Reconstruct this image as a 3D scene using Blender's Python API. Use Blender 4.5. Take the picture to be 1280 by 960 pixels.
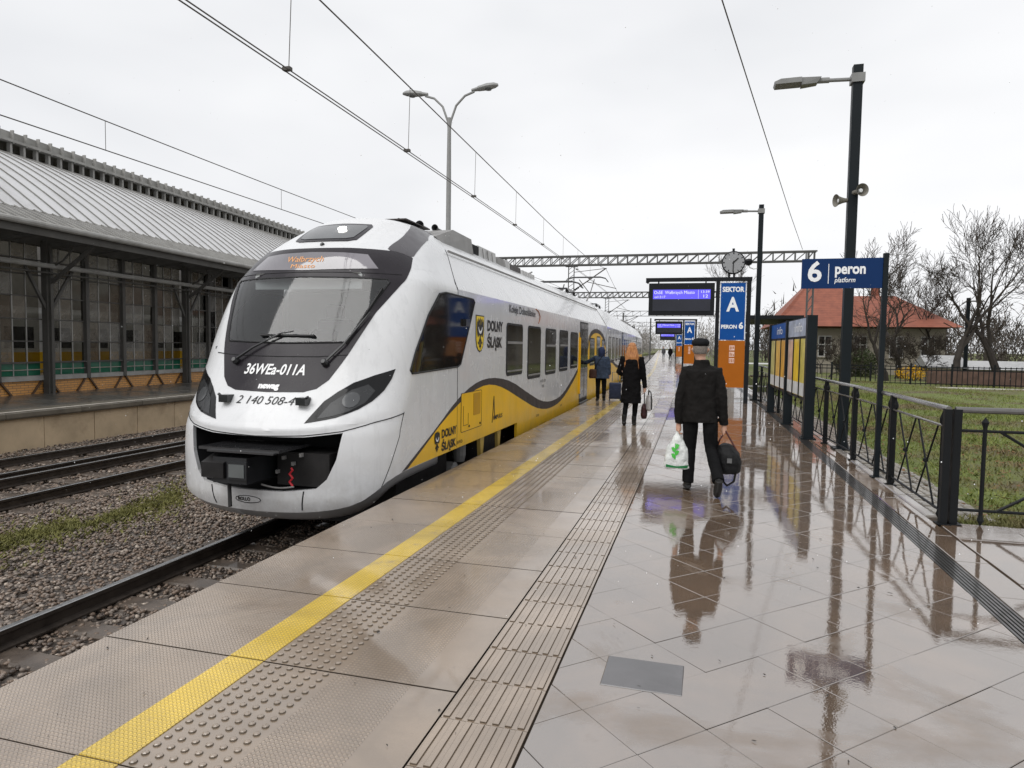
import bpy, bmesh, math, random
import numpy as np
from mathutils import Vector, Matrix, geometry
R = math.radians
for o in list(bpy.data.objects): bpy.data.objects.remove(o)
scene = bpy.context.scene
COL = scene.collection
random.seed(7); NP = np.random.default_rng(7)

# ---------------------------------------------------------------- camera
cam_d = bpy.data.cameras.new('camera'); cam = bpy.data.objects.new('camera', cam_d); COL.objects.link(cam)
cam_d.sensor_fit = 'HORIZONTAL'; cam_d.sensor_width = 36.0; cam_d.lens = 850.0/1280*36.0
cam_d.clip_start = 0.05; cam_d.clip_end = 3000
_r = ((0.96235808, 0.27138084, 0.01481085), (0.02963561, -0.05061047, -0.99827867), (-0.27016412, 0.96114048, -0.05674793))
CAMZ = 1.64
cam.matrix_world = Matrix(((_r[0][0], -_r[1][0], -_r[2][0], 0), (_r[0][1], -_r[1][1], -_r[2][1], 0), (_r[0][2], -_r[1][2], -_r[2][2], CAMZ), (0, 0, 0, 1)))
scene.camera = cam
scene.render.resolution_x = 1024; scene.render.resolution_y = 768

# ---------------------------------------------------------------- overcast sky and soft sun
SUN_EL, SUN_AZ = R(52), R(205)       # azimuth clockwise from +Y
w = bpy.data.worlds.new('World'); scene.world = w; w.use_nodes = True
nt = w.node_tree; nt.nodes.clear()
def wn(t, **k):
    n = nt.nodes.new(t)
    for a, b in k.items(): setattr(n, a, b)
    return n
sky = wn('ShaderNodeTexSky', sky_type='NISHITA', sun_disc=False, sun_elevation=SUN_EL, sun_rotation=SUN_AZ, air_density=1.0, dust_density=3.0, ozone_density=1.0)
hs = wn('ShaderNodeHueSaturation'); hs.inputs['Saturation'].default_value = 0.15
bg1 = wn('ShaderNodeBackground'); bg1.inputs['Strength'].default_value = 0.10
tc = wn('ShaderNodeTexCoord'); mp = wn('ShaderNodeMapping'); mp.inputs['Scale'].default_value = (1.0, 1.0, 2.6)
nz = wn('ShaderNodeTexNoise'); nz.inputs['Scale'].default_value = 1.35; nz.inputs['Detail'].default_value = 4.0; nz.inputs['Roughness'].default_value = 0.5
cr = wn('ShaderNodeValToRGB')
cr.color_ramp.elements[0].position = 0.30; cr.color_ramp.elements[0].color = (0.71, 0.725, 0.755, 1)
cr.color_ramp.elements[1].position = 0.66; cr.color_ramp.elements[1].color = (0.925, 0.93, 0.945, 1)
bg2 = wn('ShaderNodeBackground'); bg2.inputs['Strength'].default_value = 1.0
mx = wn('ShaderNodeMixShader'); mx.inputs['Fac'].default_value = 0.94
wo = wn('ShaderNodeOutputWorld')
L = nt.links.new
L(sky.outputs[0], hs.inputs['Color']); L(hs.outputs[0], bg1.inputs['Color'])
L(tc.outputs['Generated'], mp.inputs[0]); L(mp.outputs[0], nz.inputs['Vector']); L(nz.outputs[0], cr.inputs[0]); L(cr.outputs[0], bg2.inputs['Color'])
L(bg1.outputs[0], mx.inputs[1]); L(bg2.outputs[0], mx.inputs[2]); L(mx.outputs[0], wo.inputs['Surface'])
sd = bpy.data.lights.new('sun', 'SUN'); so = bpy.data.objects.new('sun', sd); COL.objects.link(so)
sd.energy = 1.75; sd.angle = R(50); sd.color = (1.0, 0.985, 0.96)
_sv = Vector((math.sin(SUN_AZ)*math.cos(SUN_EL), math.cos(SUN_AZ)*math.cos(SUN_EL), math.sin(SUN_EL)))
so.rotation_euler = _sv.to_track_quat('Z', 'Y').to_euler()
vs = scene.view_settings
vs.view_transform = 'Standard'; vs.look = 'None'; vs.gamma = 1; vs.use_curve_mapping = False; vs.exposure = 0.16

# ---------------------------------------------------------------- helpers
WLOC = {}
def link(name, me, parent=None, mats=(), loc=None, smooth=False):
    o = bpy.data.objects.new(name, me); COL.objects.link(o)
    if parent is not None: o.parent = parent
    if loc is not None: o.location = loc
    return o
def tag(o, label=None, cat=None, group=None, kind=None):
    if label: o['label'] = label
    if cat: o['category'] = cat
    if group: o['group'] = group
    if kind: o['kind'] = kind
    return o
def thing(name, label, cat, loc=(0, 0, 0), group=None):
    o = bpy.data.objects.new(name, None); COL.objects.link(o); o.location = loc; o.empty_display_size = 0.2
    WLOC[o.name] = Vector(loc)
    return tag(o, label, cat, group)
def copy_tree(o, parent=None):
    c = o.copy(); COL.objects.link(c)
    if parent is not None: c.parent = parent
    for ch in list(o.children): copy_tree(ch, c)
    return c
class MB:
    def __init__(s): s.v = []; s.f = []; s.m = []
    def add(s, vs, fs, mi=0):
        b = len(s.v); s.v.extend([tuple(q) for q in vs]); s.f.extend([tuple(i+b for i in f) for f in fs]); s.m.extend([mi]*len(fs)); return s
    def box(s, x0, x1, y0, y1, z0, z1, mi=0, M=None):
        vs = [(x, y, z) for z in (z0, z1) for y in (y0, y1) for x in (x0, x1)]
        if M is not None: vs = [M @ Vector(q) for q in vs]
        return s.add(vs, [(0, 2, 3, 1), (4, 5, 7, 6), (0, 1, 5, 4), (2, 6, 7, 3), (0, 4, 6, 2), (1, 3, 7, 5)], mi)
    def bbox(s, x0, x1, y0, y1, z0, z1, b, mi=0, M=None, ms=None):   # box with a bevelled top
        a = [(x0, y0, z0), (x1, y0, z0), (x1, y1, z0), (x0, y1, z0)]
        e = [(x0, y0, z1-b), (x1, y0, z1-b), (x1, y1, z1-b), (x0, y1, z1-b)]
        t = [(x0+b, y0+b, z1), (x1-b, y0+b, z1), (x1-b, y1-b, z1), (x0+b, y1-b, z1)]
        vs = a+e+t
        if M is not None: vs = [M @ Vector(q) for q in vs]
        fs = [(3, 2, 1, 0), (8, 9, 10, 11)]
        for i in range(4):
            j = (i+1) % 4; fs += [(i, j, 4+j, 4+i), (4+i, 4+j, 8+j, 8+i)]
        s.add(vs, fs, mi)
        if ms is not None:
            for q in range(len(s.m)-8, len(s.m), 1): s.m[q] = ms
        return s
    def tube(s, pts, r, n=8, mi=0, cap=True, flat=None):
        pts = [Vector(p) for p in pts]; k = len(pts)
        rs = r if isinstance(r, (list, tuple)) else [r]*k
        up = None; vs = []; fs = []
        for i, p in enumerate(pts):
            d = (pts[min(i+1, k-1)]-pts[max(i-1, 0)])
            if d.length < 1e-9: d = Vector((0, 0, 1))
            d.normalize()
            if up is None:
                up = Vector((0, 0, 1)) if abs(d.z) < .9 else Vector((0, 1, 0))
            a = up - d*up.dot(d)
            if a.length < 1e-4:
                a = Vector((1, 0, 0)) - d*d.x
            a.normalize(); b = d.cross(a); up = a
            for j in range(n):
                t = 2*math.pi*(j+.5)/n
                vs.append(p + (a*math.cos(t)+b*math.sin(t))*rs[i])
        for i in range(k-1):
            for j in range(n):
                q = (j+1) % n
                fs.append((i*n+j, i*n+q, (i+1)*n+q, (i+1)*n+j))
        if cap: fs += [tuple(range(n))[::-1], tuple((k-1)*n+j for j in range(n))]
        return s.add(vs, fs, mi)
    def bar(s, p, q, wx, wy, mi=0, upv=(0, 0, 1)):      # rectangular bar from p to q
        p, q = Vector(p), Vector(q); d = (q-p).normalized(); u = Vector(upv)
        a = d.cross(u)
        if a.length < 1e-4: a = d.cross(Vector((0, 1, 0)))
        a.normalize(); b = a.cross(d)
        vs = [e + a*sx*wx/2 + b*sy*wy/2 for e in (p, q) for sx, sy in ((-1, -1), (1, -1), (1, 1), (-1, 1))]
        return s.add(vs, [(3, 2, 1, 0), (4, 5, 6, 7), (0, 1, 5, 4), (1, 2, 6, 5), (2, 3, 7, 6), (3, 0, 4, 7)], mi)
    def prism(s, poly, h0, h1, mi=0, ax=(0, 1, 2)):     # polygon in two axes, extruded along the third
        n = len(poly); vs = []
        for h in (h0, h1):
            for a, b in poly:
                q = [0, 0, 0]; q[ax[0]] = a; q[ax[1]] = b; q[ax[2]] = h; vs.append(q)
        fs = [tuple(range(n))[::-1], tuple(range(n, 2*n))] + [(i, (i+1) % n, n+(i+1) % n, n+i) for i in range(n)]
        return s.add(vs, fs, mi)
    def lathe(s, prof, n=16, mi=0, M=None, cap=True):   # profile (r, z) turned round z
        vs = []; k = len(prof)
        for r, z in prof:
            for j in range(n):
                t = 2*math.pi*j/n; vs.append(Vector((r*math.cos(t), r*math.sin(t), z)))
        if M is not None: vs = [M @ q for q in vs]
        fs = [(i*n+j, i*n+(j+1) % n, (i+1)*n+(j+1) % n, (i+1)*n+j) for i in range(k-1) for j in range(n)]
        if cap: fs += [tuple(range(n))[::-1], tuple((k-1)*n+j for j in range(n))]
        return s.add(vs, fs, mi)
    def mesh(s, name, mats, off=None):
        me = bpy.data.meshes.new(name)
        v = s.v if off is None else [(q[0]-off[0], q[1]-off[1], q[2]-off[2]) for q in s.v]
        me.from_pydata(v, [], s.f)
        for m in mats: me.materials.append(m)
        if len(mats) > 1: me.polygons.foreach_set('material_index', s.m)
        return me
    def build(s, name, mats, parent=None, smooth=False, recalc=True, sharp=38):
        if not isinstance(mats, (list, tuple)): mats = [mats]
        off = None
        if parent is not None:
            off = WLOC.get(parent.name)
        me = s.mesh(name, mats, off)
        if recalc:
            bm = bmesh.new(); bm.from_mesh(me); bmesh.ops.recalc_face_normals(bm, faces=bm.faces); bm.to_mesh(me); bm.free()
        if smooth:
            me.polygons.foreach_set('use_smooth', [True]*len(me.polygons))
            try: me.set_sharp_from_angle(angle=R(sharp))
            except Exception: pass
        me.update()
        o = link(name, me, parent)
        WLOC[o.name] = off if off is not None else Vector((0, 0, 0))
        return o
KB = 0.0005
def bend(y):
    if y <= 0: return 0.0
    return -KB*y*y if y < 60 else -KB*3600-2*KB*60*(y-60)
def bslope(y): return 0.0 if y <= 0 else -2*KB*min(y, 60)
def ys_list(y0, y1, near=3.0, far=12.0):
    out = [y0]
    while out[-1] < y1:
        y = out[-1]; out.append(min(y1, y+(near if y < 70 else far)))
    return out

# ---------------------------------------------------------------- materials
class Mat:
    def __init__(s, name):
        s.m = bpy.data.materials.new(name); s.m.use_nodes = True; s.t = s.m.node_tree; s.b = s.t.nodes['Principled BSDF']
    def n(s, typ, ins=None, **k):
        q = s.t.nodes.new(typ)
        for a, b in k.items(): setattr(q, a, b)
        for a, b in (ins or {}).items():
            if isinstance(b, bpy.types.NodeSocket): s.t.links.new(b, q.inputs[a])
            else: q.inputs[a].default_value = b
        return q
    def set(s, **k):
        for a, b in k.items():
            a = a.replace('_', ' ')
            if isinstance(b, bpy.types.NodeSocket): s.t.links.new(b, s.b.inputs[a])
            else: s.b.inputs[a].default_value = b
        return s
    def pos(s): return s.n('ShaderNodeNewGeometry').outputs['Position']
    def noise(s, vec, scale, detail=3, rough=.5, dist=0):
        return s.n('ShaderNodeTexNoise', {'Vector': vec, 'Scale': scale, 'Detail': detail, 'Roughness': rough, 'Distortion': dist}).outputs[0]
    def ramp(s, fac, stops):
        q = s.n('ShaderNodeValToRGB', {'Fac': fac}); e = q.color_ramp.elements
        while len(e) < len(stops): e.new(0.5)
        for x, (p, c) in zip(e, stops):
            x.position = p; x.color = (c, c, c, 1) if isinstance(c, (int, float)) else (*c, 1)
        return q.outputs[0]
    def math(s, op, a, b=0.0, c=None):
        q = s.n('ShaderNodeMath', operation=op)
        for i, x in enumerate((a, b) if c is None else (a, b, c)):
            if isinstance(x, bpy.types.NodeSocket): s.t.links.new(x, q.inputs[i])
            else: q.inputs[i].default_value = x
        return q.outputs[0]
    def mix(s, f, a, b):
        q = s.n('ShaderNodeMix', data_type='RGBA')
        for i, x in zip((0, 6, 7), (f, a, b)):
            if isinstance(x, bpy.types.NodeSocket): s.t.links.new(x, q.inputs[i])
            else: q.inputs[i].default_value = x if i == 0 else (*x, 1)
        return q.outputs[2]
    def bump(s, h, strength=.3, dist=.01, normal=None):
        d = {'Height': h, 'Strength': strength, 'Distance': dist}
        if normal is not None: d['Normal'] = normal
        return s.n('ShaderNodeBump', d).outputs[0]
def c3(c): return (*c, 1)
def simple(name, col, rough=.5, metal=0.0, var=.12, scale=3.0, coat=0.0, bump=0.0, bscale=40.0, dirt=None, spec=.3, streak=0.0):
    M = Mat(name); p = M.pos()
    n1 = M.noise(p, scale, 5, .6)
    a = tuple(max(0, x*(1-var)) for x in col); b = tuple(min(1, x*(1+var)) for x in col)
    colr = M.ramp(n1, [(.3, a), (.7, b)])
    if dirt:
        n2 = M.noise(p, scale*.6, 6, .65)
        colr = M.mix(M.ramp(n2, [(.5, 0.0), (.75, dirt[1])]), colr, dirt[0])
    if streak:
        mp_ = M.n('ShaderNodeMapping', {'Vector': p, 'Scale': (7, 7, .55)}).outputs[0]
        colr = M.mix(M.ramp(M.noise(mp_, 1.6, 6, .7), [(.52, 0.0), (.78, streak)]), colr, tuple(x*.45+.03 for x in col))
        low = M.n('ShaderNodeSeparateXYZ', {'Vector': p}).outputs[2]
        g_ = M.math('MULTIPLY', M.ramp(M.math('ADD', low, M.math('MULTIPLY', M.noise(p, 3, 5, .7), .6)), [(.25, streak*1.3), (.75, 0.0)]), M.ramp(M.noise(p, 5, 5, .7), [(.3, .2), (.7, 1.0)]))
        colr = M.mix(g_, colr, (.20, .165, .125))
    M.set(Base_Color=colr, Metallic=metal, Specular_IOR_Level=spec)
    M.set(Roughness=M.ramp(M.noise(p, scale*2, 4), [(.3, max(0, rough-.08)), (.7, min(1, rough+.08))]))
    if coat: M.set(Coat_Weight=coat, Coat_Roughness=.06)
    if bump: M.set(Normal=M.bump(M.noise(p, bscale, 4, .6), bump, .01))
    return M.m
def glass(name, col, rough=.03, spec=.8, coat=1.0):
    M = Mat(name); p = M.pos()
    M.set(Base_Color=M.ramp(M.noise(p, 1.3, 3), [(.3, tuple(x*.7 for x in col)), (.7, tuple(x*1.3 for x in col))]), Roughness=rough, Specular_IOR_Level=spec, Coat_Weight=coat, Coat_Roughness=.015, Coat_IOR=1.5)
    return M.m
def emit(name, col, s):
    M = Mat(name); M.set(Base_Color=c3((.02, .02, .02)), Emission_Color=c3(col), Emission_Strength=s, Roughness=.4); return M.m
def wet(name, col, tread=None, coat_ior=1.75, lo=.02, hi=.16, var=.16, puddle=.8, cut=(.40, .56), ripple=.05, grain=.5, coat=1.0, tread_flat=False, patchy=0.0):
    M = Mat(name); p = M.pos()
    big = M.noise(p, puddle, 3, .55, .3)
    if patchy:
        yv = M.n('ShaderNodeSeparateXYZ', {'Vector': p}).outputs[1]
        big = M.math('SUBTRACT', M.math('ADD', M.noise(p, puddle, 6, .62, .5), .08), M.ramp(M.math('MULTIPLY', yv, .1), [(.20, .15), (.42, 0.0)]))
    pud = M.ramp(big, [(cut[0], 0.0), (cut[1], 1.0)])
    c = M.ramp(M.noise(p, 2.3, 6, .65), [(.28, tuple(x*(1-var) for x in col)), (.72, tuple(x*(1+var) for x in col))])
    fine = M.noise(p, 160, 3, .7)
    c = M.mix(M.ramp(fine, [(.35, .22), (.6, 0.0)]), c, tuple(x*.55 for x in col))
    spots = M.ramp(M.noise(p, 26, 2, .4), [(.70, 0.0), (.78, .5)])
    c = M.mix(spots, c, tuple(x*.6 for x in col))
    damp = M.ramp(M.noise(p, 1.15, 5, .6, .8), [(.42, 0.0), (.60, .62)])
    c = M.mix(damp, c, tuple(x*.52 for x in col))
    if patchy:
        c = M.mix(M.math('MULTIPLY', M.math('SUBTRACT', 1.0, pud), patchy), c, (.235, .195, .16))
    M.set(Base_Color=c, Roughness=.45, Specular_IOR_Level=.2, Coat_Weight=M.ramp(pud, [(0, coat*.45), (1, coat)]) if patchy else coat, Coat_IOR=coat_ior)
    M.set(Coat_Roughness=M.ramp(pud, [(0, hi), (1, lo)]))
    h = fine
    nb = M.bump(h, grain, .0012)
    if tread:
        sx = M.n('ShaderNodeSeparateXYZ', {'Vector': p}); X, Y = sx.outputs[0], sx.outputs[1]
        a = M.math('MULTIPLY', M.math('ADD', X, Y), tread); b = M.math('MULTIPLY', M.math('SUBTRACT', X, Y), tread)
        e = M.math('MULTIPLY', M.math('SINE', a), M.math('SINE', b))
        e2 = M.ramp(e, [(0.05, 0.0), (.35, 1.0)])
        flat = M.math('ADD', M.math('MULTIPLY', M.math('GREATER_THAN', X, -2.125), M.math('LESS_THAN', X, -1.70)), M.math('GREATER_THAN', X, -1.30))
        e2 = M.math('MULTIPLY', e2, M.math('SUBTRACT', 1.0, M.math('MINIMUM', flat, 1.0))) if tread_flat else e2
        c2 = M.mix(M.math('MULTIPLY', M.math('SUBTRACT', 1.0, e2), .42), c, tuple(x*.36 for x in col)); M.set(Base_Color=c2)
        nb = M.bump(e2, 1.0, .010, nb)
        M.set(Coat_Normal=M.bump(e2, M.ramp(pud, [(0, 1.0), (1, .35)]), .004))
    else:
        rp = M.noise(p, 9, 3, .6, .4)
        rp2 = M.math('ADD', M.math('MULTIPLY', rp, .6), M.math('MULTIPLY', M.noise(p, 95, 2, .5), .16))
        M.set(Coat_Normal=M.bump(rp2, ripple, .02))
    M.set(Normal=nb)
    return M.m
# ================================================================ ground, ballast, tracks, platform
M_conc = simple('concrete_old', (.26, .235, .19), .75, var=.25, scale=1.6, bump=.4, bscale=60, dirt=((.10, .09, .07), .7))
M_black = simple('black_paint', (.018, .019, .021), .35, var=.2, coat=.4)
M_dark = simple('dark_void', (.010, .010, .011), .8)
M_rail = simple('rail_steel', (.055, .045, .038), .55, metal=.5, var=.35, scale=6)
M_railtop = simple('rail_head', (.33, .33, .33), .28, metal=.9, var=.2, scale=8)
M_sleep = simple('sleeper_wet_wood', (.085, .066, .052), .45, var=.4, scale=5, bump=.5, bscale=50, coat=.25)
M_slab = wet('edge_slab_concrete', (.37, .28, .20), tread=140, coat_ior=2.05, lo=.06, hi=.28, cut=(.42, .6), coat=1.0, tread_flat=True)
M_tile = wet('wet_paving', (.135, .085, .05), coat_ior=3.8, lo=.002, hi=.09, cut=(.40, .50), patchy=.5, ripple=.035, grain=.25, var=.24)
M_guide = wet('guide_tile', (.32, .245, .18), coat_ior=1.9, lo=.06, hi=.25, var=.12)
M_yellow = wet('yellow_paint', (.86, .59, .06), tread=140, coat_ior=1.6, lo=.08, hi=.28, var=.16, coat=1.0)
_ny = M_yellow.node_tree; _by = _ny.nodes['Principled BSDF']; _src = _by.inputs['Base Color'].links[0].from_socket
_wn = _ny.nodes.new('ShaderNodeTexNoise'); _wn.inputs['Scale'].default_value = 3.2; _wn.inputs['Detail'].default_value = 9; _wn.inputs['Roughness'].default_value = .72
_wg = _ny.nodes.new('ShaderNodeNewGeometry'); _ny.links.new(_wg.outputs['Position'], _wn.inputs['Vector'])
_wr = _ny.nodes.new('ShaderNodeValToRGB'); _wr.color_ramp.elements[0].position = .56; _wr.color_ramp.elements[0].color = (0, 0, 0, 1); _wr.color_ramp.elements[1].position = .68; _wr.color_ramp.elements[1].color = (.75, .75, .75, 1)
_wm = _ny.nodes.new('ShaderNodeMix'); _wm.data_type = 'RGBA'; _wm.inputs[7].default_value = (.27, .20, .11, 1)
_ny.links.new(_wn.outputs[0], _wr.inputs[0]); _ny.links.new(_wr.outputs[0], _wm.inputs[0]); _ny.links.new(_src, _wm.inputs[6]); _ny.links.new(_wm.outputs[2], _by.inputs['Base Color'])
M_joint = simple('joint_grout', (.05, .038, .028), .7, var=.3, scale=9, spec=.1)
M_kerb = wet('kerb_stone', (.30, .27, .24), coat_ior=1.6, lo=.05, hi=.25)
M_drain = simple('drain_iron', (.05, .047, .045), .35, metal=.4, var=.3, scale=12, coat=.4)

# ground: grass and earth, one sheet to the horizon, rising and falling a little
def ground_z(x, y):
    if x > 2.6:
        t = min(1, max(0, (x-2.6)/14)); 
        return -.02-.30*t + .05*math.sin(x*.9+y*.31)*min(1, (x-2.6)/2)
    if x < -17: return -.35
    return -1.15
Mg = Mat('grass_ground'); _p = Mg.pos()
_n = Mg.noise(_p, .55, 6, .6); _f = Mg.noise(_p, 14, 5, .7)
_g = Mg.ramp(_f, [(.25, (.065, .085, .018)), (.5, (.115, .145, .028)), (.75, (.18, .20, .05))])
_e = Mg.ramp(Mg.noise(_p, 30, 5, .7), [(.3, (.055, .038, .024)), (.7, (.14, .10, .062))])
Mg.set(Base_Color=Mg.mix(Mg.ramp(_n, [(.47, 0.0), (.60, .85)]), _g, _e), Roughness=.85, Normal=Mg.bump(_f, .8, .05))
M_grass = Mg.m
m = MB()
xs = [-900, -300, -90, -40, -17.2, -17, -10, -3.4, -3.2, 2.3, 2.59, 2.61, 3, 3.6, 4.4, 5.4, 6.5, 8, 10, 12.5, 16, 22, 35, 60, 120, 300, 900]
yy = [-30, -5, 0, 2, 4, 6, 7, 8, 9, 10, 11, 12, 14, 16, 18, 20, 23, 26, 30, 35, 40, 46, 54, 64, 80, 110, 160, 260, 500, 1200]
nx = len(xs)
m.add([(x, y, ground_z(x, y) if x <= 2.6 or x > 2.6 else 0) for y in yy for x in xs], [(j*nx+i, j*nx+i+1, (j+1)*nx+i+1, (j+1)*nx+i) for j in range(len(yy)-1) for i in range(nx-1)])
tag(m.build('ground', M_grass, smooth=True), 'grassy ground beside and beyond the platform', kind='structure')

# ballast bed between the two platforms
Mb = Mat('ballast'); _p = Mb.pos()
_v = Mb.n('ShaderNodeTexVoronoi', {'Vector': _p, 'Scale': 17.0, 'Randomness': 1.0})
_rnd = Mb.n('ShaderNodeSeparateColor', {'Color': _v.outputs['Color']}).outputs[0]
Mb.set(Base_Color=Mb.ramp(_rnd, [(0, (.05, .04, .034)), (.5, (.12, .098, .082)), (1, (.23, .195, .165))]), Roughness=.6, Normal=Mb.bump(_v.outputs['Distance'], 1.0, .04), Coat_Weight=.3, Coat_Roughness=.3)
M_bal = Mb.m
BZ = -.975
def strip(m, xa, xb, y0, y1, za, zb=None, mi=0, n=1, useb=True):
    Y = ys_list(y0, y1); zb = za if zb is None else zb
    vs = []
    for y in Y:
        d = bend(y) if useb else 0
        for i in range(n+1):
            t = i/n; vs.append((xa+(xb-xa)*t+d, y, za+(zb-za)*t))
    fs = [(j*(n+1)+i, j*(n+1)+i+1, (j+1)*(n+1)+i+1, (j+1)*(n+1)+i) for j in range(len(Y)-1) for i in range(n)]
    return m.add(vs, fs, mi)
def extrude(m, prof, y0, y1, x0=0, mi=0, near=3.0, cap=True):   # closed profile (x,z) along the bent line
    Y = ys_list(y0, y1, near); n = len(prof); vs = []
    for y in Y:
        d = bend(y)+x0
        vs += [(a+d, y, b) for a, b in prof]
    fs = [(j*n+i, j*n+(i+1) % n, (j+1)*n+(i+1) % n, (j+1)*n+i) for j in range(len(Y)-1) for i in range(n)]
    if cap: fs += [tuple(range(n)), tuple((len(Y)-1)*n+i for i in range(n))[::-1]]
    return m.add(vs, fs, mi)
m = MB(); strip(m, -15.3, -3.0, -6, 420, BZ, n=6)
bed = tag(m.build('ballast_bed', M_bal), 'bed of dark ballast between the platforms', kind='structure')
# loose ballast stones: real geometry, one mass
def ico_verts():
    bm = bmesh.new(); bmesh.ops.create_icosphere(bm, subdivisions=1, radius=1.0)
    v = np.array([tuple(q.co) for q in bm.verts]); f = np.array([[q.index for q in fc.verts] for fc in bm.faces]); bm.free(); return v, f
IV, IF = ico_verts()
def np_mesh(name, V, F, mats, matidx=None):
    me = bpy.data.meshes.new(name)
    me.vertices.add(len(V)); me.vertices.foreach_set('co', V.astype(np.float32).ravel())
    k = F.shape[1]
    me.loops.add(F.size); me.loops.foreach_set('vertex_index', F.astype(np.int32).ravel())
    me.polygons.add(len(F)); me.polygons.foreach_set('loop_start', np.arange(0, F.size, k, dtype=np.int32))
    try: me.polygons.foreach_set('loop_total', np.full(len(F), k, dtype=np.int32))
    except Exception: pass
    for q in mats: me.materials.append(q)
    if matidx is not None: me.polygons.foreach_set('material_index', matidx.astype(np.int32))
    me.update(calc_edges=True); me.validate()
    return me
def stones(name, P, S, mats, midx):
    n = len(P)
    base = IV[None]*(1+NP.uniform(-.28, .28, (n, 12, 1)))
    a = NP.uniform(0, 2*np.pi, n); ca, sa = np.cos(a), np.sin(a)
    sc = S[:, None]*NP.uniform([.75, .55, .4], [1.25, .95, .75], (n, 3))
    q = base*sc[:, None, :]
    t = NP.uniform(-.6, .6, n); ct, st = np.cos(t), np.sin(t)
    y2 = q[..., 1]*ct[:, None]-q[..., 2]*st[:, None]; z2 = q[..., 1]*st[:, None]+q[..., 2]*ct[:, None]
    x3 = q[..., 0]*ca[:, None]-y2*sa[:, None]; y3 = q[..., 0]*sa[:, None]+y2*ca[:, None]
    V = np.stack([x3, y3, z2], -1)+P[:, None, :]
    F = (IF[None]+12*np.arange(n)[:, None, None]).reshape(-1, 3)
    return np_mesh(name, V.reshape(-1, 3), F, mats, np.repeat(midx, len(IF)))
M_st = [simple('stone_%s' % k, c, .5, var=.35, scale=30, coat=.25) for k, c in (('brown', (.165, .120, .090)), ('grey', (.20, .163, .135)), ('pale', (.33, .275, .225)), ('dark', (.06, .045, .036)))]
def ball_pts(n, x0, x1, y0, y1, s0, s1, zj):
    x = NP.uniform(x0, x1, n); y = NP.uniform(y0, y1, n); s = NP.uniform(s0, s1, n)
    z = BZ + .012 + NP.uniform(0, zj, n)
    return np.stack([x, y, z], 1), s
A, sA = ball_pts(24000, -10.4, -3.2, 2.6, 9.5, .018, .033, .03)
B, sB = ball_pts(12000, -15.1, -5.4, 8.0, 17, .026, .042, .03)
C, sC = ball_pts(6000, -15.1, -5.6, 17, 36, .035, .055, .03)
Pn = np.concatenate([A, B, C]); Sn = np.concatenate([sA, sB, sC])
mid = NP.choice(4, len(Pn), p=[.48, .27, .07, .18])
o = link('ballast_stones', stones('ballast_stones', Pn, Sn, M_st, mid)); tag(o, 'loose brown and grey ballast stones around the rails', 'ballast', kind='stuff')

# tracks
RP = [(-.036, 0), (-.036, -.035), (-.010, -.05), (-.010, -.125), (-.07, -.145), (-.07, -.16), (.07, -.16), (.07, -.145), (.010, -.125), (.010, -.05), (.036, -.035), (.036, 0), (.026, .004), (-.026, .004)]
RZ = -.76
def track(name, label, rails, cx, y0, y1, smax, mat_s, group=None):
    t = thing(name, label, None, (cx, 0, RZ)); tag(t, kind='structure')
    for x in rails:
        m = MB(); extrude(m, [(a, b+RZ) for a, b in RP], y0, y1, x)
        ob = m.build('rail', [M_rail, M_railtop], t)
        for pl in ob.data.polygons:
            if pl.center.z > -.02 and abs(pl.normal.z) > .3: pl.material_index = 1
    sm = MB(); sm.bbox(-1.25, 1.25, -.12, .12, -.20, 0, .02)
    me = sm.mesh('sleeper', [mat_s])
    y = y0+.4
    while y < smax:
        s = link('sleeper', me, t); s.location = (bend(y)+NP.uniform(-.03, .03), y, -.165+NP.uniform(-.008, .004)); s.rotation_euler = (0, NP.uniform(-.01, .01), -math.atan(bslope(y))*-1+NP.uniform(-.015, .015))
        y += .62
    return t
track('railway_track', 'track the white and yellow train stands on', (-5.5, -4.04), -4.77, 1.2, 420, 11, M_sleep)
track('railway_track', 'second track across the ballast from the train', (-9.95, -11.4), -10.68, 3, 420, 26, M_sleep)
track('railway_track', 'track along the opposite platform', (-11.85, -13.25), -12.55, 3, 420, 26, M_sleep)

# moss and grass tufts on the ballast
Mm = Mat('moss_blades'); _p = Mm.pos()
Mm.set(Base_Color=Mm.ramp(Mm.noise(_p, 7, 5, .7), [(.3, (.075, .075, .02)), (.55, (.145, .14, .034)), (.8, (.22, .195, .06))]), Roughness=.8)
def blades(name, P, H, mat, wd=.012, lean=.6):
    n = len(P); a = NP.uniform(0, 2*np.pi, n)
    dx = np.stack([np.cos(a), np.sin(a), np.zeros(n)], 1)*wd*NP.uniform(.6, 1.4, n)[:, None]
    tip = np.stack([NP.normal(0, lean, n), NP.normal(0, lean, n), np.ones(n)], 1)*H[:, None]
    V = np.stack([P-dx, P+dx, P+tip], 1).reshape(-1, 3)
    F = np.arange(3*n).reshape(-1, 3)
    return link(name, np_mesh(name, V, F, [mat]))
mp_ = []
def MOSSX(y): return -8.28+bend(y)
for i in range(24000):
    y = NP.uniform(5.2, 14.5); core = NP.uniform() < .72
    x = MOSSX(y)+NP.normal(0, .16 if core else .5)+.12*math.sin(y*1.7)
    if math.sin(y*2.3+x*3)+math.sin(y*.9+2) > -.3 or NP.uniform() < .10: mp_.append((x, y, BZ+.025))
mp_ = np.array(mp_)
o = blades('moss', mp_, NP.uniform(.025, .075, len(mp_)), Mm.m, .016, .8); tag(o, 'patchy green moss and weeds growing on the ballast', 'moss', kind='stuff')

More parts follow.
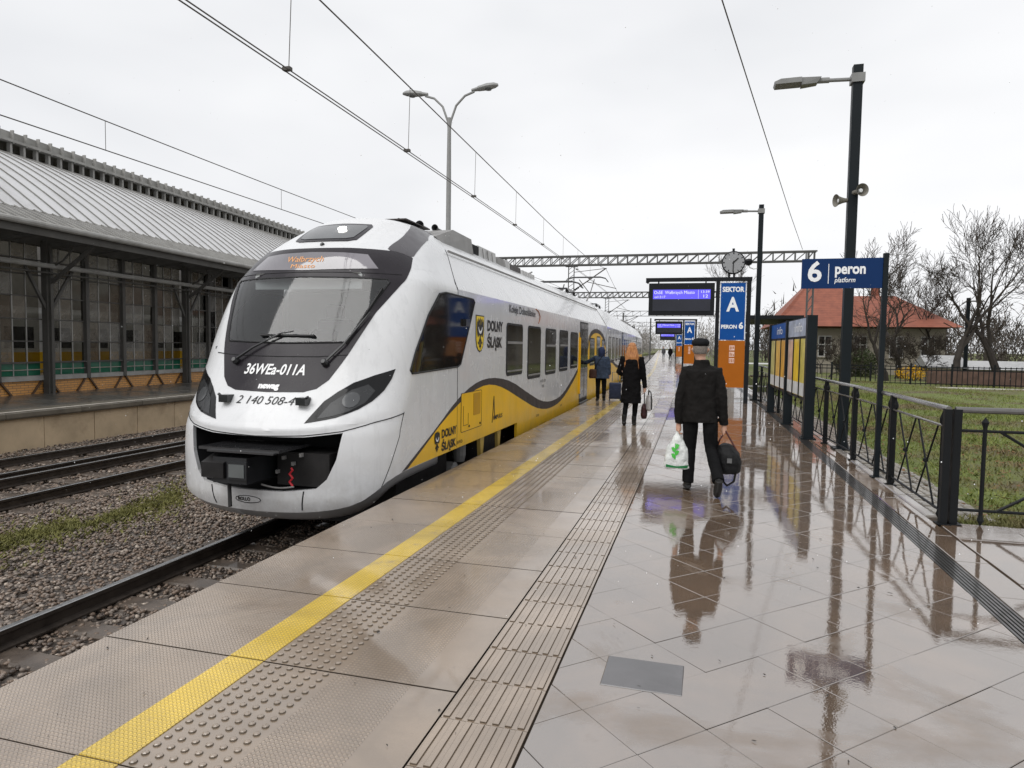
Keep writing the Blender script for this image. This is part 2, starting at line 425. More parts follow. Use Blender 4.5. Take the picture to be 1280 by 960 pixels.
# platform body
XE = -3.13
m = MB()
extrude(m, [(XE+.10, -1.3), (XE+.10, -.015), (2.35, -.015), (2.35, -1.3)], -3, 420)
plat = tag(m.build('platform', M_joint), 'wet railway platform of concrete slabs and diamond paving', kind='structure')
# edge slabs with tread, studs and yellow line
Y0 = 1.14; SL = .9033
sm = MB(); sm.bbox(XE, -1.075, .005, SL-.005, -.12, 0, .001, ms=1); me_slab = sm.mesh('edge_slab', [M_slab, M_joint])
ym = MB(); ym.box(-2.33, -2.125, .007, SL-.007, -.002, .004); me_y = ym.mesh('yellow_line', [M_yellow])
dm = MB()
for i in range(15):
    for j in range(6):
        x = -2.086+.0674*j; y = .03+.06*i
        r = .0155
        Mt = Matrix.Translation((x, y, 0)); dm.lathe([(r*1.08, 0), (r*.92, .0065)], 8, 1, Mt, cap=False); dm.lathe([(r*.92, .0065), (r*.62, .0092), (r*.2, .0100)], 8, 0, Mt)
me_d = dm.mesh('tactile_studs', [M_slab, simple('stud_side_shade', (.10, .078, .056), .6)]); me_d.polygons.foreach_set('use_smooth', [False]*len(me_d.polygons))  # shade on the stud flanks painted as a darker colour
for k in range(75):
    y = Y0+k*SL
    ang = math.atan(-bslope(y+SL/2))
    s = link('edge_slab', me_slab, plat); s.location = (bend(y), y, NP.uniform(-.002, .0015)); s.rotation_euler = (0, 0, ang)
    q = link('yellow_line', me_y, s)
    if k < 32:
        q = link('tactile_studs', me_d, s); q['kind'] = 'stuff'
m = MB(); strip(m, XE, -1.075, Y0+75*SL, 420, 0); strip(m, XE, XE+.001, Y0+75*SL, 420, -.12, 0)
m.build('edge_slabs', M_slab, plat)['kind'] = 'stuff'
m = MB(); strip(m, -2.33, -2.125, Y0+75*SL, 420, .005); m.build('yellow_line', M_yellow, plat)
# guide tiles with seven ribs
GL, GR, GP = -1.068, -.668, .3605
gm = MB(); gm.bbox(GL+.002, GR-.002, .002, GP-.002, -.10, 0, .0008, ms=1)
for j in range(7):
    xa = GL+.012+j*.0565
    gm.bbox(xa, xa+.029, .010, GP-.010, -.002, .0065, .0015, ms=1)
me_g = gm.mesh('guide_tile', [M_guide, simple('rib_shade_joint_grime', (.115, .088, .064), .65, spec=.15)])  # rib flanks painted dark as shade; tile edges share the tone as joint dirt
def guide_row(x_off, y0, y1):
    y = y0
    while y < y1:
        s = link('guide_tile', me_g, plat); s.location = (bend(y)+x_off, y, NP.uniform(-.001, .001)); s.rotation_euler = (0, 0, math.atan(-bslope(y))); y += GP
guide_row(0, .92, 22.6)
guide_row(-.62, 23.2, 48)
# studded square where the guide line shifts
sm = MB(); sm.bbox(-.4, .4, -.4, .4, -.10, .0, .004)
for i in range(9):
    for j in range(9):
        sm.lathe([(.02, 0), (.016, .006), (.008, .008)], 8, 0, Matrix.Translation((-.34+.085*i, -.34+.085*j, 0)))
me_sq = sm.mesh('stud_tile', [M_guide])
for dx, dy in ((-.55, 22.9), (-.8, 25.5)):
    s = link('stud_tile', me_sq, plat); s.location = (dx+bend(dy), dy, .003)
# smooth strip between guide line and slabs far on, and beside it
m = MB(); strip(m, -1.075, -.66, 22.6, 420, -.004); strip(m, GL-.62, GR-.62, 48, 420, .004); m.build('walk_strip', M_guide, plat)
# diamond paving, 0.385 m, clipped to the walkway
XL, XR = -.662, 1.80
def clip(poly, ax, lim, keep_gt):
    out = []
    for i in range(len(poly)):
        a, b = poly[i], poly[(i+1) % len(poly)]
        ia = (a[ax] >= lim) == keep_gt; ib = (b[ax] >= lim) == keep_gt
        if ia: out.append(a)
        if ia != ib:
            t = (lim-a[ax])/(b[ax]-a[ax]); out.append((a[0]+t*(b[0]-a[0]), a[1]+t*(b[1]-a[1])))
    return out
TP = .382; tiles = []; r2 = math.sqrt(.5)
for i in range(-190, 260):
    for j in range(-260, 60):
        u = .235+TP*(i+.5); v = -2.055+TP*(j+.5)
        cx, cy = (u+v)*r2, (u-v)*r2
        if cx < XL-.3 or cx > XR+.3 or cy < 1.2 or cy > 70: continue
        h = TP/2-.0020
        poly = [((u+a+v+b)*r2, (u+a-v-b)*r2) for a, b in ((-h, -h), (-h, h), (h, h), (h, -h))]
        poly = clip(clip(poly, 0, XL+.003, True), 0, XR-.003, False)
        if len(poly) < 3: continue
        ar = abs(sum(poly[q][0]*poly[(q+1) % len(poly)][1]-poly[(q+1) % len(poly)][0]*poly[q][1] for q in range(len(poly))))/2
        if ar < .002: continue
        tiles.append((cy, cx, poly))
tiles.sort(key=lambda t: t[0])
mt = MB()
for n_, (cy, cx, poly) in enumerate(tiles):
    dz = NP.uniform(-.0016, .0010); tx, ty = NP.normal(0, .0022, 2)
    def top(x, y): return dz+tx*(x-cx)+ty*(y-cy)
    if sum(poly[q][0]*poly[(q+1) % len(poly)][1]-poly[(q+1) % len(poly)][0]*poly[q][1] for q in range(len(poly))) < 0: poly = poly[::-1]
    k = len(poly); mm = MB() if n_ < 300 else mt
    P3 = [(x+bend(y), y) for x, y in poly]; C0 = (sum(q[0] for q in P3)/k, sum(q[1] for q in P3)/k)
    ins = [(x+(C0[0]-x)*.012, y+(C0[1]-y)*.012) for x, y in P3]
    vs = [(x, y, -.06) for x, y in P3]+[(x, y, top(x, y)-.003) for x, y in P3]+[(x, y, top(x, y)) for x, y in ins]
    fs = [tuple(range(2*k, 3*k))]
    for i in range(k):
        j = (i+1) % k; fs += [(i, j, k+j, k+i), (k+i, k+j, 2*k+j, 2*k+i)]
    mm.add(vs, fs); mm.m[-2*k:] = [1, 0]*k
    if n_ < 300: mm.build('paving_tile', [M_tile, M_joint], plat, recalc=False)
mt.build('paving_tiles', [M_tile, M_joint], plat, recalc=False)['kind'] = 'stuff'
m = MB(); strip(m, XL, 2.35, 70, 420, -.002); m.build('walkway', M_tile, plat)
# access cover set into the tiles
m = MB(); m.bbox(-.44, -.05, 3.22, 3.54, -.05, .0035, .004)
M_cover = wet('cover_plate', (.085, .08, .083), coat_ior=1.6, lo=.02, hi=.08, var=.2)
tag(m.build('access_cover', M_cover), 'grey square access cover set flush in the wet paving', 'cover')
# drain channel with five bars
m = MB(); strip(m, 1.805, 1.965, 1, 70, -.03)
dr = tag(m.build('drain_channel', M_dark), 'slotted drain channel running along the platform', kind='structure')
for j in range(6):
    m = MB(); xa = 1.803+j*.0272; extrude(m, [(xa, -.03), (xa, .001), (xa+.0165, .001), (xa+.0165, -.03)], 1, 70); m.build('drain_bar', M_drain, dr)
for k in range(60):
    y = 1.5+k*.5
    m = MB(); m.box(1.806+bend(y), 1.964+bend(y), y, y+.02, -.028, -.006); m.build('drain_crossbar', M_drain, dr)
# border paving and kerb beyond the drain
bmx = MB(); bmx.bbox(1.972, 2.20, .003, .797, -.1, 0, .004); me_b = bmx.mesh('border_slab', [M_tile])
for k in range(80):
    y = 1.2+k*.8
    s = link('border_slab', me_b, plat); s.location = (bend(y), y, NP.uniform(-.003, .002)); s.rotation_euler = (0, 0, math.atan(-bslope(y)))
kb = MB(); kb.bbox(2.205, 2.31, .004, .996, -.2, .012, .012); me_k = kb.mesh('kerb_stone', [M_kerb])
for k in range(66):
    y = 7.55+k
    s = link('kerb_stone', me_k, plat); s.location = (bend(y), y, 0); s.rotation_euler = (0, 0, math.atan(-bslope(y)))
# walkway branching right in the foreground
m = MB(); m.box(2.35, 6.0, 1.0, 7.35, -.6, -.03); br = m.build('walkway_bed', M_joint, plat)
bs = MB(); bs.bbox(.004, .596, .004, .596, -.08, 0, .004); me_bs = bs.mesh('walkway_slab', [M_tile])
for i in range(7):
    for j in range(11):
        if j == 10 and False: continue
        s = link('walkway_slab', me_bs, plat); s.location = (2.205+.6*i, .75+.6*j, NP.uniform(-.003, .002))
# ================================================================ the train
def interp(x, xs, ys):
    n = len(xs)
    if x <= xs[0]: return ys[0]
    if x >= xs[-1]: return ys[-1]
    d = [(ys[i+1]-ys[i])/(xs[i+1]-xs[i]) for i in range(n-1)]
    mm = [d[0]]+[0 if d[i-1]*d[i] <= 0 else 2*d[i-1]*d[i]/(d[i-1]+d[i]) for i in range(1, n-1)]+[d[-1]]
    i = max(j for j in range(n-1) if xs[j] <= x)
    h = xs[i+1]-xs[i]; t = (x-xs[i])/h
    return (2*t**3-3*t*t+1)*ys[i]+(t**3-2*t*t+t)*h*mm[i]+(-2*t**3+3*t*t)*ys[i+1]+(t**3-t*t)*h*mm[i+1]
ZC = [-.55, -.40, -.25, -.05, .30, .60, .80, 1.0, 1.3, 1.65, 2.0, 2.43, 2.75, 2.95, 3.10, 3.25, 3.36, 3.43, 3.47]
YC = [6.95, 6.62, 6.46, 6.40, 6.40, 6.42, 6.50, 6.62, 6.78, 6.94, 7.13, 7.39, 7.60, 7.86, 8.10, 8.38, 8.60, 8.9, 9.3]
ZW = [-.55, -.35, -.1, .5, 1.2, 2.0, 2.42, 2.45, 2.75, 3.0, 3.2, 3.33, 3.43, 3.47]
WW = [1.22, 1.36, 1.41, 1.42, 1.42, 1.42, 1.415, 1.40, 1.215, 1.05, .87, .70, .45, .02]
ZL = [-.55, 0, .6, 1.2, 2.0, 2.6, 3.0, 3.47]
LL = [.75, .85, .85, .85, .85, .95, 1.0, .70]
NXE, NYE = 2.3, 2.2
X0 = -4.75
AXY = [6.4, 26.0, 43.7, 64.0]; AXX = [-4.75, -5.02, -5.85, -6.95]
def axis(y):
    for i in range(3):
        if y <= AXY[i+1] or i == 2:
            return AXX[i]+(AXX[i+1]-AXX[i])*(y-AXY[i])/(AXY[i+1]-AXY[i])
def W(z): return interp(z, ZW, WW)
def tp(x, y, z): return Vector((axis(y)+x, y, z))
def lip(s, z):
    a = min(abs(s), 1); zl = interp(a, [0, .236, .444, .66, .94, 1], [.61, .632, .68, .77, .84, .845]); dz = z-zl
    if dz <= 0: return 0.0
    t_ = min(1, dz/.06); return .032*t_*t_*(3-2*t_)*math.exp(-dz/.3)*(1-a**8)
def front_s(s, z):
    wd = W(z); yc = interp(z, ZC, YC); l = interp(z, ZL, LL); a = min(abs(s), 1)*math.pi/2
    x = wd*math.sin(a)**(2/NXE); y = yc+l*(1-max(math.cos(a), 0)**(2/NYE))-lip(s, z)
    return tp(math.copysign(x, s), y, z)
def front_x(x, z):
    wd = W(z); a = math.asin(min(1, (min(abs(x), wd)/wd)**(NXE/2)))
    return front_s(math.copysign(a*2/math.pi, x), z)
def side(y, z, sg=1):
    wd = W(z); yc = interp(z, ZC, YC); l = interp(z, ZL, LL)
    if y >= yc+l: return tp(sg*wd, y, z)
    q = max(0, min(1, 1-(y-yc)/l)); a = math.acos(min(1, q**(NYE/2)))
    return tp(sg*wd*math.sin(a)**(2/NXE), y, z)
def sleft(y, z): return side(y, z, -1)
def off(f, a, b, d):
    e = 2e-3
    p = f(a, b); u = f(a+e, b)-f(a-e, b); v = f(a, b+e)-f(a, b-e); n = u.cross(v)
    if n.length < 1e-12: return p
    n.normalize()
    if n.dot(p-Vector((axis(p.y), p.y+3.5 if p.y < 9 else p.y, 1.3))) < 0: n = -n
    return p+n*d
def dens(poly, step, closed=True):
    out = []
    for i in range(len(poly) if closed else len(poly)-1):
        a, b = Vector(poly[i]), Vector(poly[(i+1) % len(poly)]); k = max(1, int((b-a).length/step))
        out += [a+(b-a)*j/k for j in range(k)]
    if not closed: out.append(Vector(poly[-1]))
    return out
def smooth_poly(poly, it=2, closed=True):
    for _ in range(it):
        q = []; n = len(poly)
        for i in range(n if closed else n-1):
            a, b = Vector(poly[i]), Vector(poly[(i+1) % n]); q += [a*.75+b*.25, a*.25+b*.75]
        if not closed: q = [Vector(poly[0])]+q+[Vector(poly[-1])]
        poly = q
    return [tuple(p) for p in poly]
def inside(p, poly):
    c = False; n = len(poly)
    for i in range(n):
        a, b = poly[i], poly[(i+1) % n]
        if (a[1] > p[1]) != (b[1] > p[1]) and p[0] < (b[0]-a[0])*(p[1]-a[1])/(b[1]-a[1])+a[0]: c = not c
    return c
def fill(poly, step, holes=()):
    """triangulate a polygon (with holes) in 2D with an inner grid of points"""
    vs = []; es = []
    for ring in (poly,)+tuple(holes):
        d = dens(ring, step); b = len(vs); vs += d; es += [(b+i, b+(i+1) % len(d)) for i in range(len(d))]
    outer = vs[:len(dens(poly, step))]
    xs = [p[0] for p in outer]; ys = [p[1] for p in outer]
    x = min(xs)+step*.5
    while x < max(xs):
        y = min(ys)+step*.5
        while y < max(ys):
            if inside((x, y), outer) and not any(inside((x, y), h) for h in holes): vs.append(Vector((x, y)))
            y += step
        x += step
    r = geometry.delaunay_2d_cdt([Vector(v[:2]) for v in vs], es, [], 1, 1e-6)
    V, F = r[0], r[2]
    F = [f for f in F if inside(sum((V[i] for i in f), Vector((0, 0)))/len(f), outer) and not any(inside(sum((V[i] for i in f), Vector((0, 0)))/len(f), h) for h in holes)]
    return [tuple(v) for v in V], F
def patch(name, poly, f, step, d, mat, parent, rim=.012, holes=(), smooth=True):
    V, F = fill(poly, step, holes)
    m = MB(); m.v = [tuple(off(f, a, b, d)) for a, b in V]; m.f = [tuple(q) for q in F]; m.m = [0]*len(F)
    if rim:
        for ring in (poly,)+tuple(holes):
            dd = dens(ring, step); k = len(dd); b = len(m.v)
            m.v += [tuple(off(f, p[0], p[1], d)) for p in dd]+[tuple(off(f, p[0], p[1], d-rim)) for p in dd]
            m.f += [(b+i, b+(i+1) % k, b+k+(i+1) % k, b+k+i) for i in range(k)]; m.m += [0]*k
    return m.build(name, mat, parent, smooth=smooth)
def line(name, pts, f, r, mat, parent, step=.06, d=0.0):
    m = MB(); m.tube([off(f, p[0], p[1], d) for p in dens(pts, step, False)], r, 6); return m.build(name, mat, parent, smooth=True)
def text_mesh(txt, size, italic=0.0, bold=0.0, xs=1.0, align='CENTER', spacing=1.0):
    cu = bpy.data.curves.new('txt', 'FONT'); cu.body = txt; cu.size = size; cu.align_x = align; cu.align_y = 'CENTER'; cu.shear = italic; cu.offset = bold; cu.space_character = spacing
    cu.resolution_u = 3
    o = bpy.data.objects.new('txt', cu); COL.objects.link(o)
    bpy.context.view_layer.update()
    me = bpy.data.meshes.new_from_object(o.evaluated_get(bpy.context.evaluated_depsgraph_get()))
    V = [(v.co.x*xs, v.co.y) for v in me.vertices]; F = [tuple(p.vertices) for p in me.polygons]
    bpy.data.objects.remove(o); bpy.data.curves.remove(cu); bpy.data.meshes.remove(me)
    return V, F
def text_on(name, txt, size, f, mat, parent, italic=0.0, bold=0.0, width=None, d=.006, align='CENTER'):
    V, F = text_mesh(txt, size, italic, bold, 1.0, align)
    if width:
        k = width/(max(v[0] for v in V)-min(v[0] for v in V)); V = [(a*k, b) for a, b in V]
    m = MB(); m.v = [tuple(f(a, b)) for a, b in V]; m.f = F; m.m = [0]*len(F)
    return m.build(name, mat, parent, recalc=False)

def clear_glass(name, tint, refl=.55, ior=1.22):
    m_ = bpy.data.materials.new(name); m_.use_nodes = True; t = m_.node_tree; t.nodes.clear()
    o_ = t.nodes.new('ShaderNodeOutputMaterial'); mx_ = t.nodes.new('ShaderNodeMixShader'); tr_ = t.nodes.new('ShaderNodeBsdfTransparent'); gl = t.nodes.new('ShaderNodeBsdfGlossy'); fr = t.nodes.new('ShaderNodeFresnel')
    tr_.inputs[0].default_value = (*tint, 1); gl.inputs[0].default_value = (refl, refl, refl, 1); gl.inputs['Roughness'].default_value = .05; fr.inputs[0].default_value = ior
    t.links.new(fr.outputs[0], mx_.inputs[0]); t.links.new(tr_.outputs[0], mx_.inputs[1]); t.links.new(gl.outputs[0], mx_.inputs[2]); t.links.new(mx_.outputs[0], o_.inputs[0]); return m_
cloth0 = simple('seat_cloth', (.03, .032, .04), .9)
M_white = simple('train_white', (.645, .65, .66), .25, var=.03, coat=.35, dirt=((.55, .53, .50), .25), scale=1.2, streak=.28)
M_yel = simple('train_yellow', (.86, .50, .008), .38, var=.05, coat=.1, spec=.3, dirt=((.55, .33, .03), .3), scale=1.4, streak=.30)
M_gstripe = simple('train_charcoal', (.052, .044, .042), .5, var=.08, spec=.2)
M_mask = simple('mask_black', (.020, .017, .021), .25, var=.1, coat=.06, spec=.2)
M_shoulder = simple('shoulder_grey', (.055, .05, .056), .35, var=.08, coat=.2)
M_ws = glass('windscreen_glass', (.085, .092, .092), .08, .5, .6)
M_wing = glass('train_window_glass', (.016, .014, .013), .06, .25, .05)
M_gask = simple('rubber', (.016, .016, .017), .6)
M_lens = glass('lamp_lens', (.010, .010, .011), .08, .2, .08)
M_lensclr = glass('lamp_bowl', (.085, .088, .092), .12, .4, .3)
M_grey = simple('equipment_grey', (.23, .225, .22), .5, var=.2, dirt=((.1, .095, .09), .5))
M_lgrey = simple('equipment_pale', (.50, .50, .50), .5, var=.12, dirt=((.25, .24, .23), .5))
M_under = simple('underframe_black', (.014, .013, .013), .55, var=.4, scale=5)
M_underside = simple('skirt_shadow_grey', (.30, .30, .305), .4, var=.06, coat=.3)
M_txtw = simple('lettering_white', (.78, .78, .78), .4, var=.02)
M_txtk = simple('lettering_black', (.015, .015, .015), .4, var=.1)
M_ambient = emit('amber_led', (1.0, .45, .14), .75)
M_lampon = emit('headlamp_on', (1.0, .96, .88), 9.0)
M_red = simple('red_hose', (.45, .02, .03), .4)
M_ey = simple('emblem_yellow', (.80, .58, .03), .35, var=.03)

tr = thing('passenger_train', 'white and yellow electric train standing at the platform with lit headlamp', 'train', (-4.75, 6.4, -.76))
def seam(z): return 9.1+max(0, z-2.5)*1.0
zbs = [0, .2, .42, .52, .64, .70, .85, 1.0]; zbz = [-.25, -.235, -.19, -.15, -.07, -.01, .11, .145]
def zbot(t):
    t = abs(t)
    return interp(t, zbs, zbz) if t <= 1 else .145+.015*(t-1)
def cabf(t, z):
    if abs(t) <= 1: return front_s(t, z)
    p0 = front_s(1, z).y; return side(p0+(seam(z)-p0)*(abs(t)-1), z, 1 if t > 0 else -1)
open_r = [(0, .595), (.236, .606), (.452, .655), (.421, .364), (.367, .149), (.305, .042), (.12, .002), (0, 0)]
opening = open_r+[(-a, b) for a, b in open_r[-2:0:-1]]
zrows = [-.30, -.2, -.1, 0, .08, .16, .3, .45, .6, .75, .9, 1.05, 1.2, 1.4, 1.6, 1.8, 2.0, 2.15, 2.3, 2.42, 2.45, 2.6, 2.7, 2.8, 2.9, 3.0, 3.08, 3.16, 3.24, 3.3, 3.36, 3.4, 3.43, 3.455, 3.47]
wsp = [(0, 1.625), (.34, 1.645), (.36, 1.69), (.40, 1.9), (.45, 2.14), (.51, 2.38), (.49, 2.415), (0, 2.435)]
WSH = [(a*.975, 2.03+(b-2.03)*.97) for a, b in wsp+[(-a, b) for a, b in wsp[-2:0:-1]]]
# cab shell: lower part triangulated round the coupler opening, upper part a grid
def dom_t(n): return [i/n for i in range(n+1)]
low = [(t, zbot(t)) for t in [-2+i*.1 for i in range(41)]]+[(t, .75) for t in [2-i*.1 for i in range(41)]]
V, F = fill(low, .03, [opening])
m = MB(); m.v = [tuple(cabf(a, b)) for a, b in V]; m.f = [tuple(q) for q in F]; m.m = [0]*len(F)
ts = [-2+i*.04 for i in range(101)]
zr = [.75+.04*i for i in range(40)]+[2.35+.03*i for i in range(24)]+[3.07, 3.10, 3.14, 3.18, 3.22, 3.26, 3.3, 3.33, 3.36, 3.385, 3.41, 3.43, 3.445, 3.458, 3.47]
zr = sorted(set(round(z, 4) for z in zr))
nt_ = len(ts)
for za, zb_ in ((.75, 2.59), (2.59, 9)):
    zs_ = [z for z in zr if za-1e-6 <= z <= zb_+1e-6]; b = len(m.v)
    if za < 1:
        V, F = fill([(t, za) for t in ts[::2]]+[(2, z) for z in (1.2, 1.7, 2.2)]+[(t, zb_) for t in ts[::-2]]+[(-2, z) for z in (2.2, 1.7, 1.2)], .06, [WSH])
        m.v += [tuple(cabf(p_, q_)) for p_, q_ in V]; m.f += [tuple(b+i for i in f) for f in F]
    else:
        m.v += [tuple(cabf(t, z)) for z in zs_ for t in ts]
        m.f += [(b+j*nt_+i, b+j*nt_+i+1, b+(j+1)*nt_+i+1, b+(j+1)*nt_+i) for j in range(len(zs_)-1) for i in range(nt_-1)]
m.m = [0]*len(m.f)
cab = m.build('cab_shell', M_white, tr, smooth=True)
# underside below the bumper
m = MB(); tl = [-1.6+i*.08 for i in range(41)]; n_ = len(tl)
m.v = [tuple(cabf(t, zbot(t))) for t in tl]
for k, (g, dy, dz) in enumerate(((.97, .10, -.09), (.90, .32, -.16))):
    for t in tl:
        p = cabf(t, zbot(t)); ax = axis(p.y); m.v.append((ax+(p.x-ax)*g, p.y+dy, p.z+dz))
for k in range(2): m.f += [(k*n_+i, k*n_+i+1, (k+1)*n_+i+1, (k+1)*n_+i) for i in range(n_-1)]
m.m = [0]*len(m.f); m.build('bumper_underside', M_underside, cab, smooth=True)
# recess behind the opening
dd = dens(opening, .06); k = len(dd); m = MB()
m.v = [tuple(cabf(p[0], p[1])) for p in dd]+[tuple(cabf(p[0], p[1])+Vector((0, .05, 0))) for p in dd]+[tuple(cabf(p[0]*.96, p[1])+Vector((0, .75, 0))) for p in dd]
m.f = [(r*k+i, r*k+(i+1) % k, (r+1)*k+(i+1) % k, (r+1)*k+i) for r in range(2) for i in range(k)]+[tuple(2*k+i for i in range(k))]
m.m = [0]*k+[1]*(k+1); m.build('coupler_recess', [M_white, M_dark], cab)
# grooves of the bumper panels
for sg in (1, -1):
    line('panel_gap', [(0*sg, .600), (.236*sg, .622), (.444*sg, .670), (.66*sg, .760), (.94*sg, .832)], front_s, .006, M_gask, cab, d=.003)
    line('panel_gap', [(.94*sg, .845), (.93*sg, .579), (.83*sg, .27), (.745*sg, .03)], front_s, .005, M_gask, cab)
    line('panel_gap', [(.24*sg, .015), (.225*sg, -.20)], front_s, .008, M_gask, cab)
# black mask round the windscreen
mk = [(0, 1.07), (.17, 1.08), (.235, 1.12), (.29, 1.22), (.37, 1.52), (.475, 2.0), (.60, 2.36), (.70, 2.60), (.74, 2.74), (.66, 2.80), (.50, 2.815), (.23, 2.83), (0, 2.83)]
mask = mk+[(-a, b) for a, b in mk[-2:0:-1]]
mobj = patch('windscreen_mask', mask, front_s, .05, .004, M_mask, tr, holes=[WSH])
for sg in (1, -1):
    sh = smooth_poly([(.62, 2.80), (.74, 2.735), (.80, 2.86), (.88, 3.00), (1.0, 3.12), (1.25, 3.22), (1.6, 3.29), (1.98, 3.33), (1.98, 3.45), (1.5, 3.445), (1.1, 3.42), (.85, 3.35), (.70, 3.20), (.60, 3.02), (.52, 2.90), (.50, 2.82)], 1)
    patch('shoulder_band', [(a*sg, b) for a, b in sh], cabf, .05, .005, M_shoulder, tr)
M_wclear = clear_glass('windscreen_glass', (.74, .77, .77), 1.0, 1.65)
ws = patch('windscreen', wsp+[(-a, b) for a, b in wsp[-2:0:-1]], front_s, .05, .010, M_wclear, tr, rim=0)
line('windscreen_seal', wsp+[(-a, b) for a, b in wsp[-2:0:-1]]+[wsp[0]], front_s, .011, M_gask, ws, d=.008)
M_cabin = simple('cab_interior', (.16, .165, .165), .7, var=.15); M_desk = simple('cab_desk', (.10, .105, .11), .5, var=.2)
def cabbox(name, x0, x1, y0, y1, z0, z1, mat, par=tr):
    m = MB(); m.bbox(x0, x1, y0, y1, z0, z1, .03, 0, Matrix.Translation((axis(7.8), 0, 0))); return m.build(name, mat, par)
ci = cabbox('cab_bulkhead', -1.28, 1.28, 9.0, 9.06, .3, 2.40, simple('cab_bulkhead_grey', (.36, .38, .38), .7))
cabbox('cab_ceiling', -1.0, 1.0, 7.85, 9.0, 2.55, 2.59, M_cabin); cabbox('cab_floor', -1.3, 1.3, 7.2, 9.0, .55, .6, M_cabin)
dk = cabbox('driver_desk', -1.05, 1.05, 7.12, 7.62, 1.2, 1.60, M_desk); cabbox('desk_screen', -.30, .02, 7.42, 7.50, 1.60, 1.80, M_black, dk); cabbox('desk_screen', .10, .42, 7.42, 7.50, 1.60, 1.80, M_black, dk)
st_ = cabbox('driver_seat', -.22, .26, 8.1, 8.2, 1.1, 1.95, cloth0); cabbox('headrest', -.10, .14, 8.1, 8.18, 1.97, 2.15, cloth0, st_)
cabbox('sun_blind', -.75, .75, 7.50, 7.52, 2.30, 2.50, simple('blind_grey', (.42, .43, .43), .8))
line('mask_joint', [(-.44, 1.50), (-.2, 1.475), (0, 1.47), (.2, 1.475), (.365, 1.50)], front_s, .006, M_dark, mobj, d=.004)
line('mask_joint', [(-.60, 2.485), (0, 2.50), (.60, 2.485)], front_s, .005, M_dark, mobj, d=.004)
dsp = [(0, 2.525), (.43, 2.55), (.36, 2.735), (.2, 2.755), (0, 2.765)]
disp = patch('destination_display', dsp+[(-a, b) for a, b in dsp[-2:0:-1]], front_s, .05, .010, glass('display_glass', (.13, .12, .135), .08), tr)
text_on('led_text', 'Wałbrzych', .105, lambda a, b: off(front_x, a-.05, 2.665+b, .014), M_ambient, disp, width=.52)
text_on('led_text', 'Miasto', .075, lambda a, b: off(front_x, a-.05, 2.575+b, .014), M_ambient, disp, width=.34)
# upper headlamp
hl = [(0, 2.935), (.17, 2.935), (.235, 2.96), (.31, 3.20), (.29, 3.235), (0, 3.25)]
hp = hl+[(-a, b) for a, b in hl[-2:0:-1]]
uh = patch('upper_headlamp', hp, front_s, .04, .010, M_mask, tr)
patch('lamp_glass', [(a*.86, 3.095+(b-3.095)*.78) for a, b in hp], front_s, .04, .016, M_lensclr, uh)
for xx in (.13,):
    p = off(front_x, xx, 3.12, .03); d_ = (off(front_x, xx, 3.12, 1.0)-off(front_x, xx, 3.12, 0)).normalized()
    m = MB(); m.lathe([(.001, 0), (.055, .0), (.06, .008), (.03, .014), (.001, .015)], 16, 0, Matrix.Translation(p) @ d_.to_track_quat('Z', 'Y').to_matrix().to_4x4()); m.build('lit_bulb', M_lampon, uh)
m = MB(); p = off(front_x, .05, 2.885, .0); m.lathe([(.028, -.02), (.028, .015), (.015, .03)], 10, 0, Matrix.Translation(p) @ Matrix.Rotation(R(70), 4, 'X')); m.build('sensor', M_black, tr)
# headlamps either side
hr = [(.228, .754), (.297, .985), (.36, 1.09), (.44, 1.19), (.57, 1.275), (.725, 1.345), (.71, 1.23), (.668, 1.10), (.60, .99), (.52, .905), (.45, .855), (.39, .815), (.30, .78)]
for sg in (1, -1):
    h = patch('headlamp', [(a*sg, b) for a, b in hr], front_s, .035, .006, M_lens, tr)
    ii = [(.29, .80), (.34, .97), (.44, 1.11), (.54, 1.17), (.60, 1.10), (.55, .97), (.46, .88), (.37, .83)]
    patch('lamp_reflector', [(a*sg, b) for a, b in ii], front_s, .035, .010, simple('lamp_reflector_grey', (.03, .031, .033), .25, coat=.12), h)
    bowl = [(.455+.055*math.cos(q*.5236), 1.0+.085*math.sin(q*.5236)) for q in range(12)]
    patch('lamp_bowl', [(a*sg, b) for a, b in bowl], front_s, .03, .016, M_lensclr, h)
# wipers
def wiper(pts, blade, sg=1):
    m = MB(); m.tube([off(front_s, a, b, .05) for a, b in pts], [.018, .014, .011, .009][:len(pts)], 6)
    o = m.build('wiper', M_black, tr, smooth=True)
    m = MB(); m.bar(off(front_s, *blade[0], .03), off(front_s, *blade[1], .03), .018, .035, 0, upv=(0, -1, .5)); m.build('wiper_blade', M_gask, o)
    m = MB(); m.lathe([(.04, -.03), (.045, .02), (.025, .06)], 10, 0, Matrix.Translation(off(front_s, *pts[0], .02)) @ Matrix.Rotation(R(65), 4, 'X')); m.build('wiper_pivot', M_black, o)
wiper([(-.22, 1.40), (-.12, 1.55), (0.0, 1.72), (.05, 1.745)], [(-.10, 1.70), (.16, 1.70)])
wiper([(.25, 1.40), (.33, 1.60), (.41, 1.88), (.44, 1.98)], [(.345, 1.62), (.475, 2.28)])
